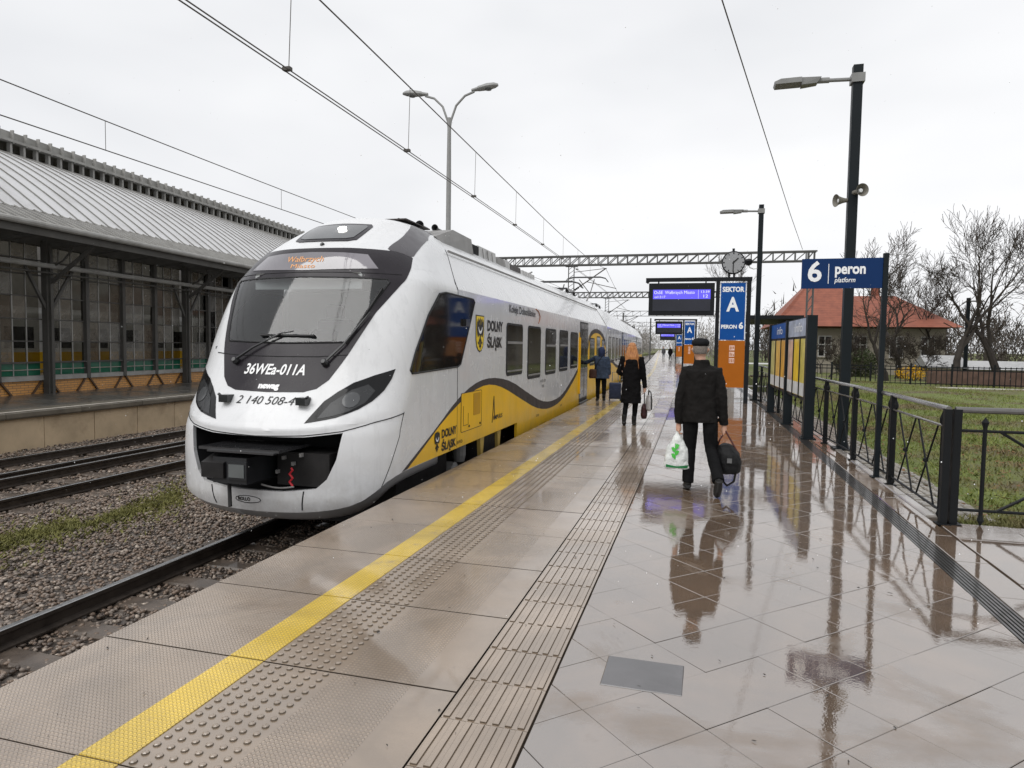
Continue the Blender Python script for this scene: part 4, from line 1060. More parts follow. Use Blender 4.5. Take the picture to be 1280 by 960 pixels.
for p in PIL:
    m = MB(); m.bar((.12, p, -.05), (.12, p, 4.6), .20, .24, 0, (0, 1, 0)); m.bar((.26, p, -.05), (.26, p, 4.4), .06, .10, 0, (0, 1, 0)); pl_ = m.build('pillar', M_steel, hall)
    m = MB(); m.bar((.15, p+.10, 2.55), (.2, p+.85, 3.78), .07, .09); m.build('knee_brace', M_steel, pl_)
    m = MB(); m.bar((.15, p-.10, 2.55), (.2, p-.85, 3.78), .07, .09); m.build('knee_brace', M_steel, pl_)
    m = MB()
    m.bar((.2, p, 3.3), (1.9, p, 4.5), .08, .10); m.bar((.2, p, 4.45), (2.0, p, 4.55), .08, .12)
    m.tube([(.25, p, 3.8), (.7, p, 4.0), (1.0, p, 4.3), (1.1, p, 4.5)], .03, 6); m.build('canopy_bracket', M_steel, pl_)
    for q in range(1, 4):
        y = p+sub*q
        mm = MB(); mm.box(-.14, .06, y-.07, y+.07, .36, 4.5); mm.build('mullion', M_steel, hall)
        m = MB(); m.bar((.25, y, 4.4), (1.9, y, 4.62), .06, .08); m.build('rafter', M_steel, hall)
    for q in range(4):
        ya = p+sub*q+(.14 if q == 0 else .08); yb = p+sub*(q+1)-(.14 if q == 3 else .08)
        # brick trapezoid braces
        for a, b_ in ((ya, ya+.40), (yb, yb-.40)):
            m = MB(); m.bar((-.02, a, .36), (-.02, b_, -.12), .05, .07, 0, (1, 0, 0)); m.build('plinth_brace', M_steel, hall)
        third = (yb-ya)/3
        for t in (1, 2):
            m = MB(); m.box(-.075, -.035, ya+third*t-.016, ya+third*t+.016, .5, 4.45); m.build('glazing_bar', M_steel2, hall)
        if -7 < ya < 13:
            zl = [.5, .69, .907, 1.55, 2.22, 2.9, 3.55, 4.0, 4.45]
            for t in range(3):
                for i in range(len(zl)-1):
                    if zl[i] > 3.9 and False: continue
                    mt_ = M_panegreen if i < 2 else PANES[int(NP.integers(0, 5))]
                    s = link('pane', pane_mesh(third-.03, zl[i+1]-zl[i]-.03, mt_), hall); s.location = (-.055, ya+third*t+.015, zl[i]+.015); s.rotation_euler = (0, NP.normal(0, .012), NP.normal(0, .012))
        else:
            s = link('glass_bay', pane_mesh(yb-ya, 3.95, M_pane), hall); s.location = (-.055, ya, .5)
m = MB(); m.tube([(.38, D0, 3.83), (.38, D1, 3.83)], .075, 10); m.build('pipe_beam', M_steel2, hall)
m = MB(); m.tube([(.36, D0, 3.62), (.36, D1, 3.62)], .03, 8); m.build('pipe_beam', M_steel, hall)
# roofs
def roof_sheet(name, prof, mat, th=.06):
    m = MB(); n = len(prof); Y = [D0+i*3 for i in range(19)]
    for y in Y:
        m.v += [(o_, y, z) for o_, z in prof]+[(o_, y, z-th) for o_, z in prof]
    for j in range(len(Y)-1):
        a, b_ = j*2*n, (j+1)*2*n
        for i in range(n-1): m.f += [(a+i, a+i+1, b_+i+1, b_+i)]+([(a+n+i, b_+n+i, b_+n+i+1, a+n+i+1)] if th else [])
        if th: m.f += [(a, b_, b_+n, a+n), (a+n-1, a+2*n-1, b_+2*n-1, b_+n-1)]
    m.m = [0]*len(m.f); return m.build(name, mat, hall, smooth=True)
ev = roof_sheet('eave_roof', [(2.05, 4.76), (1.5, 5.0), (.85, 5.28)], M_zinc2, .10)
m = MB(); m.tube([(2.10, D0, 4.70), (2.10, D1, 4.70)], .085, 10); m.build('gutter', M_steel2, hall)
m = MB(); m.box(1.95, 2.0, D0, D1, 4.42, 4.66); m.build('fascia', M_steel, hall)
mp2 = [(.85, 5.30)]+[(.85-6.35*math.sin(R(a))/math.sin(R(62)), 5.30+3.15*(1-math.cos(R(62-a*0))) * 0 + 3.15*(math.sin(R(90)*a/62)**.88)) for a in range(4, 63, 4)]+[(-5.5, 8.45)]
mp2 = [(.85-6.35*t, 5.30+3.15*(1-(1-t)**1.55)) for t in [i/16 for i in range(17)]]
mr = roof_sheet('main_roof', mp2, M_zinc, .0)
k = 0
y = D0
while y < D1:       # standing seams
    m = MB(); m.tube([(o_, y, z+.02) for o_, z in mp2], .022, 4, cap=True); m.build('roof_seam', M_zinc2, mr); y += .62
y = D0
while y < 26:
    m = MB(); m.bar((2.04, y, 4.79), (.86, y, 5.32), .03, .03); m.build('eave_seam', M_steel2, ev); y += .31
m = MB(); m.box(-5.9, -5.7, D0, D1, 8.2, 8.62); m.build('lantern_base', M_zinc2, hall)
m = MB(); m.box(-11.0, -5.75, D0, D1, 8.62, 9.15); lg = m.build('lantern_glazing', M_pane, hall)
m = MB(); m.box(-11.1, -5.45, D0, D1, 9.02, 9.12); m.box(-11.1, -5.6, D0, D1, 9.12, 9.42); m.build('lantern_roof', M_steel2, hall)
y = D0+.2
while y < D1:
    m = MB(); m.box(-5.75, -5.58, y-.045, y+.045, 8.5, 9.02); m.box(-5.60, -5.46, y-.025, y+.025, 8.98, 9.47); m.build('lantern_post', M_steel2, lg); y += .565
# inside: floor, back wall; far roof side left off to let sky light in
m = MB(); m.box(-18, -.3, D0, D1, -.2, -.06); m.build('hall_floor', M_asph, hall)
m = MB(); m.box(-18.2, -18, D0, D1, -.2, 11.5); m.build('back_wall', simple('hall_back', (.20, .19, .175), .8), hall)
for ye in (D0, D1-.2):
    m = MB(); m.box(-18, -.3, ye, ye+.2, -.2, 6); m.build('end_wall', M_steel, hall)
# a second train standing inside the hall
it = local_thing('parked_train', 'yellow and white train parked inside the glazed hall behind the windows', 'train', (-19.4, 14.8, 0), R(5))
m = MB(); m.box(-14.6, -11.8, -2, 30, -.3, .95, 0); m.box(-14.55, -11.85, -2, 30, .95, 2.9, 1); m.box(-14.3, -12.1, -2, 30, 2.9, 3.2, 1); m.build('car_body', [M_yel, M_white], it)
for q in range(12):
    m = MB(); m.box(-11.85, -11.83, -1+q*2.4, .6+q*2.4, 1.15, 2.2); m.build('window', M_wing, it)
M_wood = simple('brown_timber', (.10, .06, .035), .6)
for o in hall.children:
    if o.name.startswith('plinth_brace'): o.data.materials.clear(); o.data.materials.append(M_wood)

# ================================================================ gantries, wires, masts
M_galv = simple('galvanised_steel', (.085, .085, .083), .55, var=.15)
M_wire = simple('copper_wire', (.07, .062, .055), .5)
def gantry(y, xl, xr, zt, label, drops, det=True, hh=.50):
    bx = bend(y)
    g = thing('catenary_gantry', label, 'gantry', (xr, y, -.5), 'gantries spanning the tracks')
    for yy_ in ((-.2, .2) if det else (0,)):
        for z in (zt, zt-hh):
            m = MB(); m.bar((xl, y+yy_, z), (xr+.15, y+yy_, z), .08, .075); m.build('beam_chord', M_galv, g)
        m = MB(); x = xl; st = .55 if det else 1.1; i = 0
        while x < xr:
            m.bar((x, y+yy_, zt), (x, y+yy_, zt-hh), .04, .04); m.bar((x, y+yy_, zt-hh), (min(x+st, xr), y+yy_, zt), .045, .045); x += st
        m.build('beam_lacing', M_galv, g)
    for xm in (xl+.2, xr-.1):
        m = MB()
        for dx in (-.14, .14):
            for dy in (-.14, .14): m.bar((xm+dx, y+dy, -1.2), (xm+dx, y+dy, zt-.05), .055, .055)
        z = -.4
        while z < zt-.7:
            for dy in (-.14, .14): m.bar((xm-.14, y+dy, z), (xm+.14, y+dy, z+.45), .025, .025)
            z += .5
        m.build('mast', M_galv, g)
    for xd in drops:
        m = MB()
        for dx in (-.16, .16): m.bar((xd+dx, y, zt-hh), (xd+dx, y, 4.75), .05, .05)
        z = 4.8
        while z < zt-hh-.2:
            m.bar((xd-.16, y, z), (xd+.16, y, z+.22), .025, .025); z += .25
        m.box(xd-.35, xd+.35, y-.2, y+.2, zt-hh-.08, zt-hh, 0); d_ = m.build('drop_post', M_galv, g)
        m = MB(); m.tube([(xd+.16, y, 4.85), (xd+2.0, y, 6.10)], .035, 6); m.tube([(xd+.16, y, 5.9), (xd+2.05, y, 6.10)], .018, 6); m.tube([(xd+.9, y, 5.35), (xd+2.6, y, 4.95)], .022, 6); m.build('cantilever', M_wire, d_)
        m = MB(); m.lathe([(.03, 0), (.07, .05), (.03, .1), (.07, .15), (.03, .2), (.07, .25), (.03, .3)], 8, 0, Matrix.Translation((xd+.2, y, 4.87)) @ Matrix.Rotation(R(56), 4, 'Y')); m.build('insulator', M_under, d_)
    return g
gantry(39, -17.5, 5.4, 6.80, 'nearest lattice gantry spanning the tracks above the train roof', (-7.5, -14.4))
gantry(65, -20, 3.6, 6.80, 'second lattice gantry behind the nearest one', (-9.0, -16.0))
gantry(98, -22, 2.0, 6.75, 'third lattice gantry far down the line', (-11.0, -18.0), False, .7)
gantry(140, -26, -1.0, 6.7, 'farthest lattice gantry near the end of the platform', (-14, -20), False, .8)
def wire(name, label, pts, r, group, droppers=(), low=None, smooth=True):
    if smooth: pts = [tuple(p) for p in pts]
    m = MB(); m.tube(pts, r, 5); o = m.build(name, M_wire); tag(o, label, 'wire', group)
    return o
ymess = [-25, 0, 7.8, 17, 24, 30, 35, 39]; zmess = [6.5, 6.12, 5.94, 5.72, 5.62, 5.66, 5.82, 6.08]
def zm(y): return interp(y, ymess, zmess)
pm = [(-4.75+bend(y), y, zm(y)) for y in range(-25, 40, 2)]
ow = thing('overhead_line', 'overhead line with droppers above the white and yellow train', 'overhead line', (-4.75, 7, 4.8), 'overhead lines')
m = MB(); m.tube(pm, .011, 5); m.build('messenger_wire', M_wire, ow)
for dx in (-.03, .035):
    m = MB(); m.tube([(-4.75+dx+bend(y), y, 4.80) for y in list(range(-25, 62, 3))], .0085, 5); m.build('contact_wire', M_wire, ow)
for y in (3.5, 7.2, 10.6, 14.1, 17.6, 21.1, 24.6, 28.1, 32):
    m = MB(); m.tube([(-4.75+bend(y), y, zm(y)), (-4.75+bend(y)+.02, y-.1, 4.81)], .005, 4); m.box(-4.80+bend(y), -4.70+bend(y), y-.13, y-.07, 4.80, 4.84); m.build('dropper', M_wire, ow)
m = MB(); m.tube([(-4.75+bend(y), y, 6.08-.75*math.sin(math.pi*(y-39)/26) if y < 65 else 6.08) for y in range(39, 66, 2)], .011, 5); m.build('messenger_wire', M_wire, ow)
ow2 = thing('overhead_line', 'overhead line with droppers over the tracks beside the hall', 'overhead line', (-12.5, 9, 5.6), 'overhead lines')
m = MB(); m.tube([(-12.5+bend(y), y, 6.32+.0006*(y-18)**2) for y in range(-25, 40, 3)], .012, 5); m.build('messenger_wire', M_wire, ow2)
m = MB(); m.tube([(-12.5+bend(y), y, 5.72) for y in range(-25, 62, 3)], .012, 5); m.build('contact_wire', M_wire, ow2)
for y in (5.5, 12, 18.5, 25, 32):
    m = MB(); m.tube([(-12.5+bend(y), y, 6.32+.0006*(y-18)**2), (-12.5+bend(y), y, 5.72)], .006, 4); m.build('dropper', M_wire, ow2)
wire('feeder_wire', 'single wire running overhead to the right end of the nearest gantry', [(-3.2, -8.1, 7.1), (.11, 11.25, 7.0), (1.42, 18.9, 6.93), (3.1, 28.8, 6.88), (4.84, 38.9, 6.9)], .012, None)
wire('feeder_wire', 'thin wire low over the far tracks behind the train', [(-9.5, 20, 5.4), (-8.5, 39, 5.2), (-9.4, 65, 5.3)], .01, None)
# double-headed street lamp behind the train
dl = thing('double_lamp', 'pale grey lamp post with two curved arms behind the train', 'lamp post', (-7.75, 20, -.95))
M_lampg = simple('lamp_grey', (.25, .25, .245), .45, var=.1)
m = MB(); m.tube([(-7.75, 20, -.95), (-7.75, 20, 1.2)], .11, 12); m.tube([(-7.75, 20, 1.2), (-7.75, 20, 6.6), (-7.75, 20, 8.6)], [.085, .075, .055], 12); m.build('pole', M_lampg, dl, smooth=True)
for sg in (-1, 1):
    m = MB(); m.tube([(-7.75, 20, 8.1), (-7.75+.05*sg, 20, 8.5), (-7.75+.22*sg, 20, 8.95), (-7.75+.5*sg, 20, 9.22), (-7.75+.80*sg, 20, 9.32)], .035, 8); m.build('arm', M_lampg, dl, smooth=True)
    m = MB(); Ml = Matrix.Translation((-7.75+.72*sg, 20, 9.36)) @ Matrix.Rotation(-R(6)*sg, 4, 'Y') @ Matrix.Diagonal((sg, 1, 1, 1))
    secs = [(0, .05, .05, .04), (.18, .08, .07, .05), (.22, .11, .09, .06), (.50, .15, .12, .08), (.72, .12, .10, .06), (.84, .04, .05, .03)]
    vs = []
    for x, wy, zu, zd in secs:
        for t in range(10):
            a = 2*math.pi*t/10; vs.append(Ml @ Vector((x, wy*math.cos(a), (zu if math.sin(a) > 0 else zd)*math.sin(a))))
    m.add(vs, [(i*10+j, i*10+(j+1) % 10, (i+1)*10+(j+1) % 10, (i+1)*10+j) for i in range(5) for j in range(10)]+[tuple(range(10)), tuple(range(50, 60))]); hd = m.build('lamp_head', M_lampg, dl, smooth=True)
    m = MB(); m.lathe([(.001, -.04), (.10, -.03), (.12, 0)], 12, 0, Matrix.Translation(Ml @ Vector((.52, 0, -.05)))); m.build('lamp_bowl', M_lensclr, hd, smooth=True)
# ================================================================ platform furniture
M_post = simple('dark_post_paint', (.006, .0095, .012), .5, var=.15, spec=.2)
M_alu = simple('lamp_aluminium', (.22, .22, .215), .45, var=.15, metal=.3)
M_signb = simple('sign_blue', (.004, .026, .10), .45, var=.05, spec=.15)
M_pylb = simple('sector_blue', (.004, .065, .27), .45, var=.05, spec=.15)
M_pylo = simple('sector_orange', (.36, .105, .008), .5, var=.06, spec=.15)
M_sgw = simple('sign_white', (.78, .79, .80), .4, var=.02)
M_frame = simple('display_case', (.008, .009, .011), .55, var=.1, spec=.2)
def flat_text(name, txt, size, origin, xdir, zdir, mat, parent, width=None, italic=0.0, bold=0.0, align='CENTER', depth=.004, fontscale=1.0):
    V, F = text_mesh(txt, size, italic, bold, 1.0, align)
    if width:
        k = width/(max(v[0] for v in V)-min(v[0] for v in V)); V = [(a*k, b) for a, b in V]
    O, X, Z = Vector(origin), Vector(xdir), Vector(zdir)
    m = MB(); m.v = [tuple(O+X*a+Z*b) for a, b in V]; m.f = F; m.m = [0]*len(F)
    return m.build(name, mat, parent, recalc=False)
UX, UZ = (1, 0, 0), (0, 0, 1)
# tall lamp posts
def lamp_post(x, y, h, label, armz, x_end):
    t = thing('platform_lamp', label, 'lamp post', (x, y, 0), 'square lamp posts along the platform')
    m = MB(); m.box(x-.072, x+.072, y-.072, y+.072, 0, h); m.box(x-.15, x+.15, y-.15, y+.15, 0, .025); m.build('post', M_post, t)
    m = MB(); m.tube([(x, y, armz), (x_end+.75, y, armz+.02)], .03, 8); m.box(x-.10, x+.10, y-.10, y+.10, armz-.07, armz+.07); m.build('arm', M_alu, t)
    m = MB(); m.tube([(x_end+.85, y, armz+.02), (x_end+.68, y, armz+.025)], .045, 8)
    m.add([(x_end+.72, y-.09, armz+.06), (x_end+.72, y+.09, armz+.06), (x_end+.42, y+.11, armz+.065), (x_end+.42, y-.11, armz+.065), (x_end+.66, y-.08, armz-.03), (x_end+.66, y+.08, armz-.03), (x_end+.42, y+.10, armz-.05), (x_end+.42, y-.10, armz-.05)], [(0, 1, 2, 3), (4, 7, 6, 5), (0, 4, 5, 1), (2, 6, 7, 3), (0, 3, 7, 4), (1, 5, 6, 2)])
    hd = m.build('lamp_head', M_alu, t)
    m = MB(); m.prism([(x_end+.42, armz-.015), (x_end+.42, armz+.065), (x_end+.10, armz+.06), (x_end+.0, armz+.02), (x_end+.02, armz-.02)], y-.14, y+.14, 0, (0, 2, 1)); m.build('led_panel', M_alu, hd)
    return t
lamp_post(2.257, 12.33, 6.23, 'tall dark square lamp post behind the platform number sign', 6.02, .99)
lamp_post(1.62, 23.13, 6.2, 'tall dark square lamp post beside the orange sector panel', 6.0, .36)
def speaker_horn(loc, d, label):
    t = thing('loudspeaker', label, 'loudspeaker', loc, 'horn loudspeakers on the lamp post')
    Mx = Matrix.Translation(loc) @ Vector(d).to_track_quat('Z', 'Y').to_matrix().to_4x4()
    M_h = simple('horn_beige', (.17, .16, .135), .5)
    m = MB(); m.lathe([(.035, -.14), (.035, -.05), (.047, .0), (.072, .07), (.10, .105), (.103, .112), (.092, .105), (.064, .05), (.034, .01), (.02, .0)], 20, 0, Mx); m.build('horn', M_h, t, smooth=True)
    m = MB(); m.lathe([(.001, .075), (.03, .07), (.04, .0)], 12, 0, Mx); m.build('horn_plug', M_sgw, t, smooth=True)
    m = MB(); m.tube([Mx @ Vector((0, 0, -.10)), (2.257, 12.33, loc[2])], .02, 6); m.build('bracket', M_alu, t)
speaker_horn((2.31, 12.14, 4.19), (.35, -1, -.03), 'horn loudspeaker facing the camera on the tall lamp post')
speaker_horn((2.10, 12.28, 4.08), (-1, -.35, -.05), 'horn loudspeaker facing the train on the tall lamp post')
# camera on second lamp
t = thing('security_camera', 'small dark surveillance camera on a curved arm beside the clock', 'camera', (1.28, 23.0, 4.35))
m = MB(); m.tube([(1.60, 23.1, 4.22), (1.45, 23.05, 4.18), (1.32, 23.0, 4.22), (1.30, 23.0, 4.32)], .022, 6); m.build('camera_arm', M_sgw, t)
m = MB(); m.lathe([(.03, -.14), (.10, -.10), (.13, 0), (.10, .06), (.02, .08)], 14, 0, Matrix.Translation((1.28, 23.0, 4.42))); m.build('camera_dome', M_frame, t, smooth=True)
# platform number sign
t = thing('platform_sign', 'blue platform 6 sign on a thin dark post', 'sign', (2.2, 9.69, 0))
m = MB(); m.box(2.165, 2.225, 9.66, 9.72, 0, 2.88); m.box(2.13, 2.26, 9.62, 9.76, 0, .015); m.build('post', M_post, t)
m = MB(); m.box(1.205, 2.163, 9.675, 9.705, 2.44, 2.825); bd = m.build('sign_board', M_signb, t)
flat_text('sign_number', '6', .36, (1.36, 9.672, 2.645), UX, UZ, M_sgw, bd, bold=.008)
m = MB(); m.box(1.523, 1.531, 9.670, 9.674, 2.50, 2.755); m.build('sign_divider', M_sgw, bd)
flat_text('sign_word', 'peron', .19, (1.60, 9.672, 2.685), UX, UZ, M_sgw, bd, width=.36, bold=.006, align='LEFT')
flat_text('sign_word', 'platform', .09, (1.60, 9.672, 2.545), UX, UZ, M_sgw, bd, width=.25, italic=.25, bold=.001, align='LEFT')
# sector sign, departure display and clock
def sector(dx, y, lab):
    t = thing('sector_sign', lab[0], 'sign', (.8+dx, y, 0), 'sector signs along the platform')
    for xa, xb in ((.30, .41), (1.18, 1.30)):
        m = MB(); m.box(xa+dx, xb+dx, y-.07, y+.07, 0, 3.66); m.build('post', M_frame, t)
    m = MB(); m.box(-1.78+dx, 1.32+dx, y-.08, y+.08, 3.66, 3.77); m.tube([(-1.76+dx, y, 3.62), (-1.70+dx, y, 3.70)], .05, 8); m.build('top_bar', M_frame, t)
    m = MB(); m.box(.425+dx, 1.165+dx, y-.045, y+.04, 1.90, 3.60); bp = m.build('blue_panel', M_pylb, t)
    for xx in (.418, 1.142):
        m = MB(); m.box(xx+dx, xx+.022+dx, y-.052, y-.046, 1.92, 3.58); m.build('panel_trim', M_sgw, bp)
    m = MB(); m.box(.415+dx, 1.172+dx, y-.045, y+.04, .47, 1.88); opn = m.build('orange_panel', M_pylo, t)
    f = y-.049
    flat_text('panel_word', 'SEKTOR', .20, (.79+dx, f, 3.40), UX, UZ, M_sgw, bp, width=.62, bold=.008)
    flat_text('panel_letter', 'A', .58, (.79+dx, f, 2.94), UX, UZ, M_sgw, bp, width=.36, bold=.018)
    flat_text('panel_word', 'PERON', .15, (.70+dx, f, 2.29), UX, UZ, M_sgw, bp, width=.45, bold=.006)
    flat_text('panel_number', '6', .26, (1.04+dx, f, 2.32), UX, UZ, M_sgw, bp, bold=.010)
    for k in range(3):
        z = 1.66-.19*k
        m = MB(); m.box(.73+dx, .88+dx, f-.001, f+.003, z-.075, z+.075); ic = m.build('pictogram', simple('pictogram_pale', (.72, .50, .42), .5, var=.05), opn)
        m = MB()
        for q in range(3): m.box(.75+.045*q+dx, .772+.045*q+dx, f-.004, f-.002, z-.05+(.012*q*(k == 0)), z+.045-(.02*q*(k == 1)))
        m.build('pictogram_mark', M_pylo, ic)['kind'] = 'stuff'
    d = thing('departure_display', lab[1], 'display', (-.7+dx, y, 2.6), 'departure displays along the platform')
    m = MB(); m.box(-1.68+dx, .26+dx, y-.14, y+.14, 2.63, 3.60); 
    for xx in (-1.4, 0.0): m.box(xx+dx-.02, xx+dx+.02, y-.02, y+.02, 3.60, 3.66)
    cs = m.build('display_case', M_frame, d)
    m = MB(); m.box(-1.56+dx, .145+dx, y-.147, y-.1405, 2.76, 3.42); sc = m.build('display_glass', glass('display_dark', (.012, .013, .022), .15, .3, .3), d)
    m = MB(); m.box(-1.55+dx, .14+dx, y-.153, y-.148, 3.12, 3.40); rw = m.build('lit_row', M_lcd, d)
    flat_text('row_text', 'Os5E  Wałbrzych Miasto', .135, (-.92+dx, y-.156, 3.315), UX, UZ, M_lcdt, rw, width=1.20)
    flat_text('row_text', 'od', .10, (-1.46+dx, y-.156, 3.18), UX, UZ, M_lcdt, rw, width=.09)
    flat_text('row_text', '13:17', .10, (-1.29+dx, y-.156, 3.18), UX, UZ, M_lcdt, rw, width=.20)
    flat_text('row_text', '13:39', .10, (-.02+dx, y-.156, 3.33), UX, UZ, M_lcdt, rw, width=.24)
    flat_text('row_text', '12', .13, (-.01+dx, y-.156, 3.20), UX, UZ, M_lcdt, rw, width=.13)
    m = MB(); m.box(-.215+dx, -.208+dx, y-.156, y-.153, 3.13, 3.39); m.build('row_divider', M_lcdt, rw)
    return t, d
M_lcd = emit('lcd_blue', (.10, .08, .85), 1.15); M_lcdt = emit('lcd_text', (.75, .75, 1.0), 1.1)
sector(0, 21.5, ('nearest sector A sign with blue panel over an orange panel', 'nearest departure display with one lit blue row'))
sector(-1.85, 52, ('second sector A sign partly behind the man with the cap', 'second departure display down the platform'))
sector(-3.95, 92, ('small farthest sector sign down the platform', 'small farthest departure display down the platform'))
ck = thing('platform_clock', 'round white station clock on top of the sector sign', 'clock', (.77, 21.5, 3.77))
Mc = Matrix.Translation((.77, 21.43, 4.20)) @ Matrix.Rotation(R(90), 4, 'X')
m = MB(); m.lathe([(.31, -.18), (.335, -.17), (.34, -.0), (.315, .012), (.305, .0)], 32, 0, Mc); m.build('clock_case', M_frame, ck, smooth=True)
m = MB(); m.lathe([(.001, .004), (.308, .004), (.308, -.01)], 32, 0, Mc); fc = m.build('clock_face', simple('clock_dial', (.27, .275, .285), .5, var=.03), ck)
for k in range(12):
    a = R(30*k); m = MB(); m.box(-.012 if k % 3 else -.018, .012 if k % 3 else .018, .25, .30, .006, .009, 0, Mc @ Matrix.Rotation(-a, 4, 'Z')); m.build('hour_mark', M_txtk, fc)
m = MB(); m.box(-.018, .018, -.04, .19, .010, .013, 0, Mc @ Matrix.Rotation(-R(46), 4, 'Z')); m.build('hour_hand', M_txtk, ck)
m = MB(); m.box(-.013, .013, -.05, .27, .014, .017, 0, Mc @ Matrix.Rotation(-R(182), 4, 'Z')); m.build('minute_hand', M_txtk, ck)
m = MB()
for xx in (.66, .80): m.box(xx-.03, xx+.03, 21.46, 21.52, 3.77, 3.90)
m.box(.73, .80, 21.46, 21.52, 4.55, 4.62); m.build('clock_feet', M_frame, ck)
# information boards
ib = thing('information_board', 'row of glazed timetable boards between dark posts along the fence', 'notice board', (1.75, 16, 0))
PB = [(1.85, 13.5, .11), (1.765, 16.0, .075), (1.68, 18.9, .075)]
for x, y, hw in PB:
    m = MB(); m.box(x-.05, x+.12, y-hw, y+hw, 0, 2.27); m.box(x-.09, x+.16, y-hw-.05, y+hw+.05, 0, .02); m.build('post', M_post, ib)
M_sky_p = simple('banner_sky', (.36, .40, .50), .4, var=.6, scale=2.2)
sheet = [[(.62, .52, .10), (.72, .52, .03), (.62, .45, .36)], [(.62, .36, .06), (.66, .46, .12), (.60, .56, .22)]]
M_gl = clear_glass('board_glass', (.95, .96, .97), .10)
for k in range(2):
    (xa, ya, ha), (xb, yb, hb) = PB[k], PB[k+1]
    ya += ha; yb -= hb
    def pt(t, z, d): return Vector((xa+(xb-xa)*t-d, ya+(yb-ya)*t, z))
    def quad(name, t0, t1, z0, z1, d0, d1, mat, par):
        m = MB(); m.add([pt(t0, z0, d0), pt(t1, z0, d0), pt(t1, z1, d0), pt(t0, z1, d0), pt(t0, z0, d1), pt(t1, z0, d1), pt(t1, z1, d1), pt(t0, z1, d1)], [(0, 1, 2, 3), (4, 7, 6, 5), (0, 4, 5, 1), (1, 5, 6, 2), (2, 6, 7, 3), (3, 7, 4, 0)]); return m.build(name, mat, par)
    pan = quad('board_panel', 0, 1, .68, 2.26, -.05, .0, M_frame, ib)
    quad('banner', .01, .99, 1.90, 2.24, .001, .006, M_sky_p if k == 0 else M_pylb, pan)
    flat_text('banner_word', 'info', .26, pt(.45, 2.07, .009), (pt(1, 0, 0)-pt(0, 0, 0)).normalized()*-1, UZ, M_sgw, pan, width=.9)
    for j in range(3):
        a = .03+.325*j
        fr_ = quad('timetable_sheet', a, a+.29, .74, 1.85, .001, .006, simple('timetable_paper', sheet[k][j], .5, var=.3, scale=3.5, coat=.5), pan)
        quad('sheet_footer', a+.01, a+.28, .75, 1.0, .007, .009, simple('paper_white', (.55, .56, .56), .5, var=.15, scale=6), pan)
        if j: quad('divider', a-.032, a-.004, .70, 1.88, .001, .02, M_frame, pan)
# fence along the platform
M_fence = simple('fence_black', (.006, .007, .008), .5, var=.15, spec=.2)
M_hand = simple('handrail_wet', (.13, .125, .12), .28, var=.2, metal=.5, coat=.5)
def fence_bay(t, A, B, first=False):
    A, B = Vector(A), Vector(B); u = (B-A); Lb = u.length; u.normalize()
    def p(s, z): return A+u*s+Vector((0, 0, z))
    def part(name, f, mat=M_fence):
        m = MB(); f(m); return m.build(name, mat, t)
    part('handrail', lambda m: m.tube([p(-.03, 1.105), p(Lb+.03, 1.105)], .026, 10), M_hand)
    part('rail', lambda m: m.tube([p(.03, .93), p(Lb-.03, .93)], .013, 8), M_hand)
    part('rail', lambda m: m.tube([p(.03, .115), p(Lb-.03, .115)], .013, 8))
    for s in (.13, Lb-.13):
        def spear(m, s=s):
            m.tube([p(s, .03), p(s, .07), p(s, .10), p(s, .94), p(s, .96), p(s, 1.0), p(s, 1.07)], [.002, .022, .012, .012, .026, .026, .002], 6)
        part('spear_bar', spear)
    s0, s1 = .22, Lb-.22; n = 2; wv = (s1-s0)/n
    for k in range(n):
        a, b = s0+wv*k+.06, s0+wv*(k+1)-.06
        part('cross_bar', lambda m: m.tube([p(a, .115), p(b, .93)], .010, 6))
        part('cross_bar', lambda m: m.tube([p(a, .93)+u.cross(Vector((0, 0, 1)))*.012, p(b, .115)+u.cross(Vector((0, 0, 1)))*.012], .010, 6))
        part('cross_knob', lambda m: m.lathe([(.004, -.03), (.026, -.012), (.026, .012), (.004, .03)], 10, 0, Matrix.Translation(p((a+b)/2, .5225))))
def fence_post(t, x, y, hw=.031, h=1.10):
    m = MB(); m.box(x-hw, x+hw, y-hw, y+hw, 0, h); m.box(x-hw-.03, x+hw+.03, y-hw-.03, y+hw+.03, 0, .012); m.build('post', M_fence, t)
fe = thing('platform_fence', 'black iron fence with crossed bars running along the platform edge', 'fence', (2.2, 7.3, 0))
FP = [(2.235, 7.28), (2.24, 9.2), (2.19, 11.1)]+[(2.16-.036*(y-11.1), y) for y in (12.95, 14.85, 16.75, 18.65, 20.55, 22.45, 24.35)]
for x, y in FP: fence_post(fe, x, y)
for a, b in zip(FP[:-1], FP[1:]): fence_bay(fe, (*a, 0), (*b, 0))
fe2 = thing('cross_fence', 'black iron fence turning right across the grass with spear finials', 'fence', (2.33, 7.3, 0))
FQ = [(2.325, 7.305), (4.25, 7.36), (6.15, 7.42)]
for x, y in FQ: fence_post(fe2, x, y, .033)
